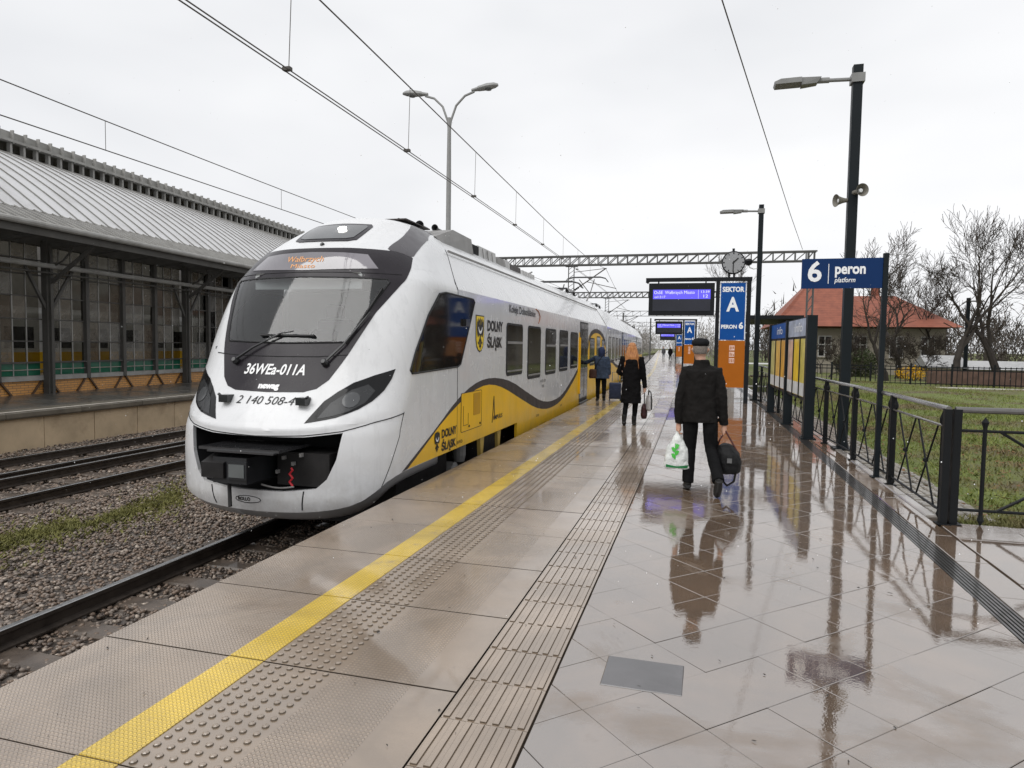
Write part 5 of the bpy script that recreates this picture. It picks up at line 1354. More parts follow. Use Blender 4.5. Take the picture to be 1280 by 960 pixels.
def wide_bay(t, A, B):
    A, B = Vector(A), Vector(B); u = (B-A); Lb = u.length; u.normalize()
    def p(s, z): return A+u*s+Vector((0, 0, z))
    for z, r, mt in ((1.095, .03, M_hand), (.90, .014, M_fence), (.145, .014, M_fence)):
        m = MB(); m.tube([p(-.02, z), p(Lb, z)], r, 10); m.build('handrail' if z > 1 else 'rail', mt, t)
    for s in (.235, Lb-.235):
        m = MB(); m.tube([p(s, .0), p(s, .05), p(s, .08), p(s, .10), p(s, .93), p(s, .95), p(s, .985), p(s, 1.03)], [.003, .03, .022, .018, .018, .022, .032, .003], 8); m.build('spear_bar', M_fence, t)
    for a, b in (((.36, .90), (Lb-.36, .145)), ((.36, .145), (Lb-.36, .90))):
        m = MB(); m.tube([p(*a), p(*b)], .014, 8); m.build('cross_bar', M_fence, t)
    m = MB(); m.lathe([(.01, -.06), (.05, -.02), (.05, .02), (.01, .06)], 12, 0, Matrix.Translation(p(Lb/2, .5225))); m.build('cross_knob', M_fence, t)
for a, b in zip(FQ[:-1], FQ[1:]): wide_bay(fe2, (*a, 0), (*b, 0))
# cobble strip outside the kerb
cbm = MB()
for i in range(5):
    for j in range(190):
        x = 2.335+.105*i; y = 7.6+.105*j; x += bend(y)
        if NP.uniform() < .05: continue
        z = NP.uniform(-.012, .006); cbm.bbox(x, x+.092, y, y+.092, -.1, z, .012)
tag(cbm.build('cobble_strip', simple('cobble_wet', (.20, .18, .15), .4, var=.3, coat=.4)), 'strip of small wet cobbles between fence and grass', 'cobbles', kind='stuff')
# platform shelter
sh = thing('platform_shelter', 'dark flat-roofed glass shelter behind the notice boards', 'shelter', (3.2, 29, 0))
m = MB(); m.box(.9, 3.45, 26.6, 33, 2.75, 2.88); m.build('shelter_roof', M_frame, sh)
for x in (1.1, 3.2):
    for y in (27, 28.9, 30.8, 32.6):
        m = MB(); m.box(x-.05, x+.05, y-.05, y+.05, -.3, 2.75); m.build('shelter_post', M_steel2, sh)
for k in range(3):
    m = MB(); m.box(3.19, 3.21, 27.06+1.9*k, 28.84+1.9*k, .2, 2.65); m.build('shelter_pane', M_gl, sh)
for k in range(2):
    m = MB(); m.box(1.16+1.02*k, 2.12+1.02*k, 27.0, 27.02, .25, 2.65); m.build('shelter_pane', M_gl, sh)
for z in (.25, 1.1):
    m = MB(); m.bar((1.1, 26.93, z), (3.2, 26.93, z), .04, .05); m.build('shelter_rail', M_sgw if z > 1 else M_steel2, sh)
m = MB(); m.box(2.0, 3.1, 31.5, 32, .42, .48); m.build('shelter_bench', M_wood, sh)
# ================================================================ background on the right
M_plast = simple('cream_render', (.30, .27, .22), .8, var=.12, scale=.8, dirt=((.22, .2, .17), .6))
def tilemat():
    M = Mat('red_roof_tile'); p = M.pos()
    sp = M.n('ShaderNodeSeparateXYZ', {'Vector': p}); rows = M.math('FRACT', M.math('MULTIPLY', sp.outputs[2], 5.0))
    c = M.ramp(M.noise(p, 1.5, 6, .7), [(.3, (.17, .050, .030)), (.7, (.29, .092, .052))])
    M.set(Base_Color=M.mix(M.ramp(rows, [(.0, .55), (.22, 0.0)]), c, (.10, .03, .02)), Roughness=.7); return M.m
M_rtile = tilemat()
M_grr0 = simple('window_frame_dull', (.45, .44, .42), .5)
hs_ = thing('red_roof_house', 'cream house with steep red tiled hip roof beyond the garden', 'house', (12.5, 62, -.4))
m = MB(); m.box(7.4, 18.0, 60, 70, -.6, 3.6); m.build('wall', M_plast, hs_)
m = MB(); m.add([(5.2, 58.6, 3.55), (13.6, 58.6, 3.5), (13.6, 71, 3.5), (5.2, 71, 3.55), (9.2, 63.5, 8.3), (10.1, 66, 8.3), (6.6, 60, 4.7), (12.6, 60, 4.9)], [(0, 1, 7, 6), (6, 7, 4), (7, 5, 4), (7, 1, 2, 5), (5, 2, 3, 4), (4, 3, 0, 6), (0, 3, 2, 1)]); rr = m.build('roof', M_rtile, hs_)
m = MB(); m.add([(9.5, 58.7, 3.5), (18.8, 58.7, 3.5), (18.8, 71, 3.5), (9.5, 71, 3.5), (10.5, 64.5, 6.3), (15.4, 64.5, 6.3)], [(0, 1, 5, 4), (1, 2, 5), (2, 3, 4, 5), (3, 0, 4), (0, 3, 2, 1)]); rr2 = m.build('roof', M_rtile, hs_)
m = MB(); m.box(7.35, 18.1, 59.6, 59.95, 3.4, 3.52); m.build('eave_board', M_wood, hs_)
m = MB(); m.box(14.0, 14.6, 66, 66.6, 5.5, 7.4); m.build('chimney', M_rtile, rr2)
for x in (9.4, 12.0, 14.6, 16.8):
    m = MB(); m.box(x-.5, x+.5, 59.93, 59.99, 1.1, 2.8); wd = m.build('window', M_grr0, hs_)
    for q in (-.24, .24):
        for z0, z1 in ((1.18, 2.05), (2.13, 2.72)):
            m = MB(); m.box(x+q-.19, x+q+.19, 59.915, 59.93, z0, z1); m.build('pane', M_wing, wd)
    m = MB(); m.box(x-.58, x+.58, 59.85, 59.93, 1.02, 1.1); m.build('sill', M_conc, wd)
# low sheds and wall behind the far fence
def shed(name, lab, x0, x1, y0, y1, h, rh, mat):
    t = thing(name, lab, 'shed', ((x0+x1)/2, y0, -.3))
    m = MB(); m.box(x0, x1, y0, y1, -.5, h); m.build('wall', M_plast, t)
    m = MB(); ym = (y0+y1)/2; m.add([(x0-.2, y0-.2, h), (x1+.2, y0-.2, h), (x1+.2, y1+.2, h), (x0-.2, y1+.2, h), (x0-.2, ym, h+rh), (x1+.2, ym, h+rh)], [(0, 1, 5, 4), (2, 3, 4, 5), (1, 2, 5), (3, 0, 4), (0, 3, 2, 1)]); m.build('roof', mat, t)
    return t
M_grr = simple('pale_sheet_roof', (.42, .42, .42), .5, var=.1)
shed('garden_shed', 'small shed with pale sloping sheet roof beside the bare trees', 14.2, 16.2, 50, 53, .6, .8, M_grr)
shed('garage_row', 'long low garage with pale roof behind the far fence', 17.2, 26, 52, 56, .5, .55, M_grr)
m = MB(); m.box(12.6, 30, 44.6, 44.9, -.6, .55); tag(m.build('garden_wall', simple('brown_wall', (.10, .062, .048), .8, var=.3)), 'low brown garden wall behind the far iron fence', 'wall')
m = MB(); m.box(6.5, 40, 40.2, 41.2, -.5, -.24); tag(m.build('garden_path', simple('path_pale', (.42, .40, .36), .7)), 'pale path crossing the grass before the far fence', kind='structure')
# far iron fence
ff = thing('iron_fence', 'long black iron railing crossing the grass in front of the house', 'fence', (14, 42, -.3))
for z in (.80, .62, -.12):
    m = MB(); m.bar((5.0, 42, z), (38, 42, z), .035, .05); m.build('rail', M_fence, ff)
for k in range(130):
    x = 5.0+k*.25; big = k % 8 == 0
    m = MB(); m.box(x-(.045 if big else .012), x+(.045 if big else .012), 41.97, 42.03, -.4, .98 if big else .86); m.build('post' if big else 'picket', M_fence, ff)
# lamp in the street
sl = thing('street_lamp', 'thin dark street lamp between the bare trees', 'street lamp', (16.2, 50, -.3))
m = MB(); m.tube([(16.2, 50, -.5), (16.2, 50, 5.1)], .12, 8); m.build('pole', M_post, sl); m = MB(); m.box(16.2, 17.0, 49.9, 50.1, 4.85, 4.93); m.build('lamp_head', M_alu, sl)

# bare trees
M_bark = simple('bark', (.035, .029, .025), .85, var=.3, scale=4, bump=.5)
M_twig = simple('twigs', (.05, .040, .032), .85, var=.3, scale=4)
def bare_tree(name, label, base, H, seed, r0=.22, lean=(0, 0), spread=.50, levels=6, fork=.30, group='bare trees beyond the fence', cat='tree'):
    rg = random.Random(seed); tm, cm = MB(), MB()
    def grow(p, d, L, r, lev):
        n = 4 if lev < 2 else 3
        pts = [p]; q = p.copy(); dd = d.copy(); rs = [r]
        for i in range(n):
            dd = (dd+Vector((rg.gauss(0, .13), rg.gauss(0, .13), rg.gauss(.05, .08)))).normalized()
            q = q+dd*L/n; pts.append(q.copy()); rs.append(max(.011, r*(1-.36*(i+1)/n)))
        (tm if lev < 2 else cm).tube(pts, rs, 7 if lev == 0 else 5 if lev == 1 else 3, cap=False)
        if lev >= levels: return
        k = (3 if lev == 0 else rg.choice((2, 3))) if lev < levels-1 else 3
        for i in range(k):
            a = rg.uniform(0, 6.283); sp = spread*rg.uniform(.6, 1.25)
            ax = dd.orthogonal().normalized(); ax.rotate(Matrix.Rotation(a, 3, dd))
            nd = (dd*math.cos(sp)+ax*math.sin(sp)); nd.z += .12; nd.normalize()
            grow(pts[-1] if i < 2 else pts[-2], nd, L*rg.uniform(.62, .86), rs[-1]*rg.uniform(.66, .88), lev+1)
        if lev > 0:
            for s in range(1, n):
                if rg.random() < .75:
                    a = rg.uniform(0, 6.283); ax = dd.orthogonal().normalized(); ax.rotate(Matrix.Rotation(a, 3, dd))
                    nd = (dd*.6+ax*.8).normalized(); grow(pts[s], nd, L*.5, rs[s]*.5, max(lev+1, levels-1))
    t = thing(name, label, cat, base, group)
    grow(Vector(base), Vector((lean[0], lean[1], 1)).normalized(), H*fork, r0, 0)
    tm.build('trunk', M_bark, t, smooth=True, recalc=False); cm.build('crown', M_twig, t, recalc=False)
    return t
bare_tree('bare_tree', 'tall forked bare tree left of the street lamp', (14.6, 46, -.4), 10.2, 3, .24, (-.12, 0))
bare_tree('bare_tree', 'tall leaning bare tree right of the street lamp', (17.2, 47, -.4), 10.4, 11, .26, (-.22, 0))
bare_tree('bare_tree', 'bare tree growing in front of the red roofed house', (11.0, 47, -.4), 8.6, 5, .18, (-.05, 0))
bare_tree('bare_tree', 'dense bare tree at the right edge of the view', (19.4, 45, -.4), 9.6, 21, .26, (.05, 0), .62)
bare_tree('bare_tree', 'wide bare tree before the right end of the house', (13.0, 52, -.4), 9.4, 61, .2, (.05, 0), .6)
bare_tree('bare_tree', 'bare tree with many twigs at the far right behind the wall', (22.0, 49, -.4), 10.4, 67, .26, (-.1, 0), .6)
bare_tree('bare_tree', 'thin bare tree rising behind the station clock', (2.6, 88, -.4), 13.5, 8, .22, (0, 0), .30)
bare_tree('bare_tree', 'slim bare tree behind the garage row', (23, 58, -.4), 9.5, 31, .2, (0, 0))
bare_tree('bare_tree', 'bare tree behind the shed and the street lamp', (17.5, 60, -.4), 8.5, 37, .18, (0, 0))
for i, (x, y, h, sd, lb) in enumerate(((9.2, 50, 4.6, 41, 'bare brushwood bush before the house window'), (12.4, 51, 5.0, 43, 'wide bare brushwood bush at the house corner'), (13.4, 49, 4.2, 47, 'low bare bush beside the yellow shrub'), (7.6, 47, 3.2, 49, 'small bare bush behind the notice boards'), (10.6, 54, 5.6, 71, 'tall bare brushwood against the house wall'), (14.6, 55, 5.2, 73, 'bare brushwood before the right house window'), (16.4, 57, 5.0, 79, 'bare brushwood at the right corner of the house'), (8.6, 56, 4.6, 83, 'bare brushwood before the left house window'))):
    bare_tree('bare_bush', lb, (x, y, -.4), h, sd, .06, (.08*(i % 4-1), 0), .75, 6, .20, 'bare bushes before the house', 'bush')
# yellow shrub
def leaf_mass(name, label, c, r, n, mat, cat, sz=.05, kind=None):
    u = NP.normal(0, 1, (n, 3)); u /= np.linalg.norm(u, axis=1)[:, None]; u *= (NP.uniform(0, 1, n)**.4)[:, None]
    P_ = np.array(c)+u*np.array(r); a = NP.normal(0, 1, (n, 3))*sz; b = NP.normal(0, 1, (n, 3))*sz
    V = np.stack([P_, P_+a, P_+b], 1).reshape(-1, 3); o = link(name, np_mesh(name, V, np.arange(3*n).reshape(-1, 3), [mat])); return o
ys_ = thing('forsythia', 'bright yellow flowering shrub in front of the house', 'shrub', (12.6, 48, -.3))
o = leaf_mass('flowers', '', (0, 0, .55), (1.0, .5, .45), 900, simple('forsythia_yellow', (.62, .36, .01), .7), 'shrub'); o.parent = ys_
m = MB()
for k in range(7): m.tube([(12.6+.05*k-.15, 48, -.4), (12.6+.22*k-.7, 48, .4)], .02, 5)
m.build('stems', M_bark, ys_)
# evergreen bush in brushwood
M_leafd = simple('dull_green_leaf', (.055, .07, .028), .7, var=.5, scale=3)
eg = thing('green_bush', 'dull green bush at the foot of the house wall', 'bush', (10.3, 52, -.3))
o = leaf_mass('foliage', '', (0, 0, 1.0), (1.6, .8, 1.1), 5000, M_leafd, 'bush', .07); o.parent = eg
m = MB()
for k in range(5): m.tube([(10.3+.1*k-.2, 52, -.4), (10.3+.4*k-.8, 52, 1.0)], .03, 5)
m.build('stems', M_bark, eg)
# distant leafless wood, one grey-brown mass of trunks and twigs
def wood(name, label, spots, mat, H0, H1, ntw=70, tw=.05):
    V, F = [], []
    rg = random.Random(name)
    for x, y in spots:
        h = rg.uniform(H0, H1); z0 = -.6
        segs = [((x, y, z0), (x+rg.gauss(0, .4), y, z0+h*.55), .10)]
        for k in range(ntw):
            t = rg.uniform(.12, 1); sx = (1-abs(t-.55)*1.1)*h*.30
            p = (x+rg.gauss(0, sx*.7), y+rg.gauss(0, sx*.7), z0+h*t*rg.uniform(.75, 1)); q = (p[0]+rg.gauss(0, h*.07), p[1]+rg.gauss(0, h*.05), p[2]+abs(rg.gauss(.06, .06))*h)
            segs.append((p, q, tw*rg.uniform(.4, 1)))
        for p, q, r in segs:
            b = len(V); V += [(p[0]-r, p[1], p[2]), (p[0]+r, p[1], p[2]), (q[0]+r*.2, q[1], q[2]), (p[0], p[1]-r, p[2]), (p[0], p[1]+r, p[2])]
            F += [(b, b+1, b+2), (b+3, b+4, b+2)]
    o = link(name, np_mesh(name, np.array(V), np.array(F), [mat])); tag(o, label, 'wood', kind='stuff'); return o
rg = random.Random(5)
sp1 = [(rg.uniform(8, 75), rg.uniform(74, 120)) for _ in range(230)]
wood('distant_wood', 'hazy leafless wood behind the house and garden', sp1, simple('far_twigs', (.10, .085, .073), .9, var=.25), 5, 9.5, 150, .085)
sp2 = [(rg.uniform(-42, -14)+bend(y_)*.2, y_) for y_ in [rg.uniform(150, 260) for _ in range(150)]]
sp2 += [(rg.uniform(-24, 6), rg.uniform(230, 330)) for _ in range(60)]
sp2 += [(rg.uniform(-2, 6), rg.uniform(105, 170)) for _ in range(16)]
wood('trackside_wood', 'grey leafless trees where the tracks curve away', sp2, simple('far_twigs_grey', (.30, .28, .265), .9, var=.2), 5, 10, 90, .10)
# signal mast by the far track
sg_ = thing('signal_mast', 'small dark railway signal beside the far tracks', 'signal', (-8.6, 85, -1))
m = MB(); m.tube([(-8.6, 85, -1), (-8.6, 85, 4.2)], .09, 8); m.build('mast', M_steel, sg_); m = MB(); m.box(-8.95, -8.25, 84.8, 84.95, 2.6, 4.1); m.build('signal_head', M_dark, sg_)
for q_, (xx, yy_, hh_, lb) in enumerate(((-13.5, 118, 7.5, 'thin trackside mast left of the signal'), (-9.6, 128, 7.0, 'thin trackside mast behind the signal'), (-17, 105, 7.2, 'thin trackside mast far left of the curve'))):
    mt_ = thing('trackside_mast', lb, 'mast', (xx, yy_, -1)); m = MB(); m.tube([(xx, yy_, -1), (xx, yy_, hh_)], .13, 6); m.build('pole', M_galv, mt_); m = MB(); m.tube([(xx, yy_, hh_-1.6), (xx+2.6, yy_, hh_-.5)], .05, 5); m.build('bracket_arm', M_galv, mt_)
# grass on the lawn
Mgb = Mat('grass_blades'); _p = Mgb.pos()
_c = Mgb.ramp(Mgb.noise(_p, 2.2, 5, .7), [(.25, (.075, .10, .018)), (.5, (.145, .175, .034)), (.75, (.24, .25, .065))])
_br = Mgb.ramp(Mgb.noise(_p, .55, 6, .6), [(.46, 0.0), (.60, .85)])
Mgb.set(Base_Color=Mgb.mix(_br, _c, (.15, .11, .055)), Roughness=.75)
gx = NP.uniform(2.9, 9.5, 45000); gy = 7.6+NP.uniform(0, 1, 45000)**1.5*22
gx2 = NP.uniform(3, 24, 45000); gy2 = NP.uniform(14, 44, 45000)
gx3 = NP.uniform(2.45, 6, 3500); gy3 = 7.42+NP.uniform(0, .35, 3500)
gx = np.concatenate([gx, gx2, gx3]); gy = np.concatenate([gy, gy2, gy3])
gx = gx+np.array([bend(v) for v in gy])*.8
gz = np.array([ground_z(a, b) for a, b in zip(gx, gy)])-.01
gz[-3500:] = np.maximum(gz[-3500:], -.04)
o = blades('lawn_grass', np.stack([gx, gy, gz], 1), NP.uniform(.02, .065, len(gx))*(1+gy/40), Mgb.m, .013, .55); tag(o, 'short rough green grass of the lawn beyond the fence', 'grass', kind='stuff')
lx = NP.uniform(2.6, 8, 2600); ly = NP.uniform(7.4, 18, 2600)
lz = np.array([ground_z(a, b) for a, b in zip(lx, ly)])+.03
a = NP.normal(0, .035, (2600, 3)); b = NP.normal(0, .035, (2600, 3)); a[:, 2] *= .3; b[:, 2] *= .3; P_ = np.stack([lx, ly, lz], 1)
o = link('fallen_leaves', np_mesh('fallen_leaves', np.stack([P_, P_+a, P_+b], 1).reshape(-1, 3), np.arange(7800).reshape(-1, 3), [simple('dead_leaf', (.16, .085, .04), .8, var=.4, scale=9)])); tag(o, 'brown fallen leaves scattered over the lawn', 'leaves', kind='stuff')
# ================================================================ people, bags and luggage
def loft(m, rings, n=20, mi=0):      # rings (cx, cy, cz, rx, ry)
    vs = []
    for cx, cy, cz, rx, ry in rings:
        for j in range(n):
            t = 2*math.pi*j/n
            c_, s_ = math.cos(t), math.sin(t)
            vs.append((cx+rx*math.copysign(abs(c_)**.85, c_), cy+ry*math.copysign(abs(s_)**.85, s_), cz))
    k = len(rings)
    m.add(vs, [(i*n+j, i*n+(j+1) % n, (i+1)*n+(j+1) % n, (i+1)*n+j) for i in range(k-1) for j in range(n)]+[tuple(range(n))[::-1], tuple((k-1)*n+j for j in range(n))], mi)
def remeshed(name, m, voxel, mat, parent, it=4, dec=None, fold=0.0, fs=6.0):
    me = m.mesh('tmp', [mat]); bm = bmesh.new(); bm.from_mesh(me); bmesh.ops.recalc_face_normals(bm, faces=bm.faces); bm.to_mesh(me); bm.free()
    o = bpy.data.objects.new('tmp', me); COL.objects.link(o)
    r = o.modifiers.new('r', 'REMESH'); r.mode = 'VOXEL'; r.voxel_size = voxel
    s = o.modifiers.new('s', 'SMOOTH'); s.iterations = it; s.factor = .5
    if fold:
        tx = bpy.data.textures.new('folds', 'CLOUDS'); tx.noise_scale = .11; tx.noise_depth = 2
        d = o.modifiers.new('d', 'DISPLACE'); d.texture = tx; d.strength = fold; d.mid_level = .5; d.texture_coords = 'LOCAL'
    bpy.context.view_layer.update()
    me2 = bpy.data.meshes.new_from_object(o.evaluated_get(bpy.context.evaluated_depsgraph_get())); bpy.data.objects.remove(o)
    me2.materials.clear(); me2.materials.append(mat); me2.polygons.foreach_set('use_smooth', [True]*len(me2.polygons)); me2.update()
    ob = link(name, me2, parent); return ob
def hand(m, wrist, d, inward, curl=1.0):
    """palm and five fingers hanging along d, palm side facing inward"""
    w_, d, inn = Vector(wrist), Vector(d).normalized(), Vector(inward).normalized(); f = d.cross(inn)   # f: towards the thumb / front
    if f.y < 0: f = -f
    P0 = w_+d*.02; P1 = w_+d*.095
    m.tube([w_-d*.03, P0, w_+d*.06, P1], [.026, .03, .034, .030], 8)
    for k, (o_, ln) in enumerate(((.030, .066), (.010, .074), (-.010, .068), (-.029, .054))):
        b = P1+f*o_-d*.012
        k1 = b+d*ln*.45+inn*.006*curl; k2 = k1+(d*.55+inn*.85*curl).normalized()*ln*.38; k3 = k2+(-d*.3*curl+inn).normalized()*ln*.30
        m.tube([b, k1, k2, k3], [.0095, .009, .0085, .007], 6)
    b = P0+f*.024
    m.tube([b-f*.006, b+f*.022+d*.028, b+f*.024+d*.055+inn*.014, b+f*.014+d*.072+inn*.026], [.013, .0115, .010, .008], 6)
M_skin = simple('skin', (.48, .28, .20), .55, var=.08)
def person(label, loc, rz, J, C, vox=.010, group='people walking along the platform', hair=None, det=True):
    """J joint positions (facing +y), C colours and garment settings"""
    t = thing('person', label, 'person', loc, group); t.rotation_euler = (0, 0, rz); WLOC[t.name] = Vector((0, 0, 0))
    V3 = {k: Vector(v) for k, v in J.items()}
    hd = V3['head']; nk = V3['neck']
    # body: one continuous surface
    m = MB()
    hy = hd.y
    loft(m, [(hd.x, hy+.01, hd.z-.125, .035, .04), (hd.x, hy+.012, hd.z-.10, .055, .068), (hd.x, hy+.004, hd.z-.05, .068, .088), (hd.x, hy, hd.z, .076, .098), (hd.x, hy-.004, hd.z+.05, .075, .097), (hd.x, hy-.006, hd.z+.09, .060, .078), (hd.x, hy-.006, hd.z+.115, .03, .04)])
    m.tube([(hd.x, hy+.09, hd.z+.01), (hd.x, hy+.118, hd.z-.03), (hd.x, hy+.10, hd.z-.04)], [.010, .016, .012], 6)
    for sg in (-1, 1): m.tube([(hd.x+sg*.072, hy-.005, hd.z+.02), (hd.x+sg*.088, hy-.012, hd.z), (hd.x+sg*.075, hy-.004, hd.z-.03)], [.012, .018, .010], 6)
    m.tube([hd+Vector((0, -.012, -.07)), nk, nk+Vector((0, -.01, -.10))], [.056, .058, .07], 10)
    pv = V3['pelvis']; ch = V3['chest']
    loft(m, [(pv.x, pv.y, pv.z-.10, .13, .10), (pv.x, pv.y, pv.z, .155, .105), ((pv.x+ch.x)/2, (pv.y+ch.y)/2, (pv.z+ch.z)/2, .135, .095), (ch.x, ch.y, ch.z, .16, .105), (nk.x, nk.y-.015, nk.z-.08, .13, .075), (nk.x, nk.y-.01, nk.z-.02, .06, .05)])
    for s in 'lr':
        m.tube([V3['sh_'+s], V3['el_'+s], V3['wr_'+s]], [.048, .040, .027], 8)
        m.tube([V3['hip_'+s], V3['kn_'+s], V3['an_'+s]], [.078, .055, .038], 8)
        an, toe = V3['an_'+s], V3['toe_'+s]; m.tube([an, an+(toe-an)*.4+Vector((0, 0, -.02)), toe], [.036, .036, .028], 8)
        if det: hand(m, V3['wr_'+s], V3['wr_'+s]-V3['el_'+s]*.55-V3['wr_'+s]*.45 if False else (Vector(J.get('hd_'+s, (0, 0, -1)))), (1 if s == 'l' else -1, 0, 0), C.get('curl', 1.0))
        else: m.tube([V3['wr_'+s], V3['wr_'+s]+Vector((0, 0, -.12))], [.026, .022], 6)
    body = remeshed('body', m, vox*.75 if det else vox, C.get('skin_m', M_skin), t, 2)
    if det:
        for sg in (-1, 1):
            m = MB(); m.lathe([(.001, -.012), (.011, -.005), (.011, .005), (.001, .012)], 8, 0, Matrix.Translation((hd.x+sg*.03, hy+.082, hd.z+.012))); m.build('eye', M_txtk, body)
    # trousers
    m = MB()
    loft(m, [(pv.x, pv.y, pv.z-.13, .13, .11), (pv.x, pv.y, pv.z, .175, .125), (pv.x, pv.y, pv.z+.12, .165, .12)])
    tw = C.get('leg', (.098, .078, .062))
    for s in 'lr':
        h, k, a = V3['hip_'+s], V3['kn_'+s], V3['an_'+s]
        m.tube([h+Vector((0, 0, .04)), h+(k-h)*.5, k, k+(a-k)*.5, a+(a-k).normalized()*.005], [tw[0], (tw[0]+tw[1])/2+.004, tw[1], (tw[1]+tw[2])/2, tw[2]], 12)
    remeshed('trousers', m, vox, C['trousers'], t, 3, fold=C.get('fold', .018))
    # shoes
    for s in 'lr':
        a, toe = V3['an_'+s], V3['toe_'+s]; u = (toe-a); 
        dn = Vector(J.get('sole_'+s, (0, 0, -1)))
        m = MB(); heel = a-u.normalized()*.035+dn*.045
        m.tube([heel, a+dn*.04+u*.15, a+u*.55+dn*.030, toe+dn*.008, toe+u.normalized()*.035], [.040, .046, .048, .042, .022], 10)
        m.tube([a-dn*.11, a-dn*.04, a+dn*.02], [.050, .050, .046], 10)
        remeshed('shoe', m, vox*.7, C['shoe'], t, 2)
    # coat
    m = MB(); hem = C['hem']; hw = C.get('hemw', (.24, .165)); cw = C.get('chestw', (.235, .155)); ww = C.get('waistw', (.215, .15))
    wz = (pv.z+.16)
    rings = []
    if hem < pv.z-.05: rings += [(pv.x, pv.y, hem, *hw), (pv.x, pv.y, (hem+pv.z)/2, (hw[0]+ww[0])/2, (hw[1]+ww[1])/2)]
    else: rings += [(pv.x, pv.y, hem, *hw)]
    rings += [(pv.x*.6+ch.x*.4, pv.y*.6+ch.y*.4, wz, *ww), (ch.x, ch.y, ch.z, *cw), (ch.x, ch.y-.005, ch.z+.10, cw[0]*.97, cw[1]*.9), (nk.x, nk.y-.02, nk.z-.075, cw[0]*.70, cw[1]*.66), (nk.x, nk.y-.012, nk.z-.03, .095, .082), (nk.x, nk.y-.008, nk.z+.03, .080, .075)]
    loft(m, rings, 24)
    aw = C.get('arm', (.078, .064, .052))
    for s in 'lr':
        a, b, c_ = V3['sh_'+s], V3['el_'+s], V3['wr_'+s]
        m.tube([nk+(a-nk)*.55+Vector((0, 0, -.05)), a, a+(b-a)*.5, b, b+(c_-b)*.55, c_], [.07, aw[0], aw[0]*.95, aw[1], aw[1]*.93, aw[2]], 12)
    remeshed('coat', m, vox, C['coat'], t, 4, fold=C.get('fold', .018)*2.0)
    if hair: hair(t, hd)
    return t
def cloth(name, c, rough=.8, sc=9.0, st=.35, spec=.25):
    M = Mat(name); p = M.pos()
    M.set(Base_Color=M.ramp(M.noise(p, sc, 5, .6), [(.3, tuple(x*.7 for x in c)), (.7, tuple(x*1.3 for x in c))]), Roughness=rough, Specular_IOR_Level=spec)
    M.set(Normal=M.bump(M.math('ADD', M.noise(p, 7, 4, .6, .6), M.math('MULTIPLY', M.noise(p, 220, 2), .06)), st, .05)); return M.m
K_coat = cloth('black_jacket', (.010, .009, .0085), spec=.12); K_trou = cloth('black_trousers', (.006, .006, .0065), spec=.1); K_shoe = simple('black_leather', (.008, .0075, .007), .45, coat=.15)
K_coat2 = cloth('black_wool', (.005, .0045, .005), spec=.1); K_blue = cloth('blue_grey_coat', (.032, .047, .078), sc=14); K_navy = cloth('navy_hood', (.02, .03, .075))
K_grey = cloth('grey_coat', (.06, .06, .065))
def cap(t, hd):
    m = MB(); loft(m, [(hd.x, hd.y+.005, hd.z+.035, .082, .105), (hd.x, hd.y, hd.z+.06, .098, .122), (hd.x, hd.y+.005, hd.z+.09, .100, .125), (hd.x, hd.y+.012, hd.z+.118, .078, .10), (hd.x, hd.y+.015, hd.z+.130, .03, .05)])
    m.tube([(hd.x, hd.y+.09, hd.z+.05), (hd.x, hd.y+.16, hd.z+.045)], [.06, .04], 10)
    remeshed('flat_cap', m, .009, cloth('cap_wool', (.010, .0105, .012), spec=.1), t, 3)
    m = MB(); loft(m, [(hd.x, hd.y-.012, hd.z-.052, .070, .086), (hd.x, hd.y-.010, hd.z-.01, .081, .098), (hd.x, hd.y-.006, hd.z+.04, .082, .100)]); remeshed('hair', m, .009, cloth('grey_hair', (.16, .14, .125), .7, 60, .4), t, 2)
def stand(h=1.72, **kw):
    s = h/1.72
    J = dict(head=(0, .02, 1.605), neck=(0, 0, 1.47), chest=(0, -.005, 1.27), pelvis=(0, 0, .93), sh_l=(-.185, -.01, 1.405), sh_r=(.185, -.01, 1.405), el_l=(-.25, -.03, 1.10), el_r=(.25, -.03, 1.10), wr_l=(-.27, .03, .86), wr_r=(.27, .03, .86),
             hip_l=(-.09, 0, .90), hip_r=(.09, 0, .90), kn_l=(-.10, .04, .49), kn_r=(.10, .04, .49), an_l=(-.10, 0, .085), an_r=(.10, 0, .085), toe_l=(-.12, .17, .035), toe_r=(.12, .17, .035))
    J = {k: tuple(x*s for x in v) for k, v in J.items()}
    J.update(kw); return J
# the man with cap, walking away
Jm = stand(1.74, sh_l=(-.165, -.01, 1.385), sh_r=(.165, -.01, 1.385), el_l=(-.225, -.03, 1.07), el_r=(.235, -.03, 1.06), wr_l=(-.235, .02, .775), wr_r=(.265, .02, .775), hd_l=(.02, 0, -1), hd_r=(.02, 0, -1),
           hip_l=(-.10, 0, .90), hip_r=(.10, -.01, .90), kn_l=(-.105, .06, .49), an_l=(-.115, .03, .095), toe_l=(-.135, .20, .04),
           kn_r=(.135, -.02, .49), an_r=(.215, -.36, .20), toe_r=(.205, -.30, .045), sole_r=(0, -.92, -.38), head=(-.02, .035, 1.625), neck=(-.005, .01, 1.475))
man = person('man in black jacket and flat cap walking away with two bags', (-.02, 8.02, 0), 0, Jm, dict(coat=K_coat, trousers=K_trou, shoe=K_shoe, hem=.80, hemw=(.195, .14), chestw=(.19, .14), waistw=(.185, .135), arm=(.070, .058, .048), leg=(.092, .072, .066)), .009, hair=cap)
def bag_mesh(name, label, cat, loc, build, rz=0):
    t = thing(name, label, cat, loc); t.rotation_euler = (0, 0, rz); WLOC[t.name] = Vector((0, 0, 0)); build(t); return t
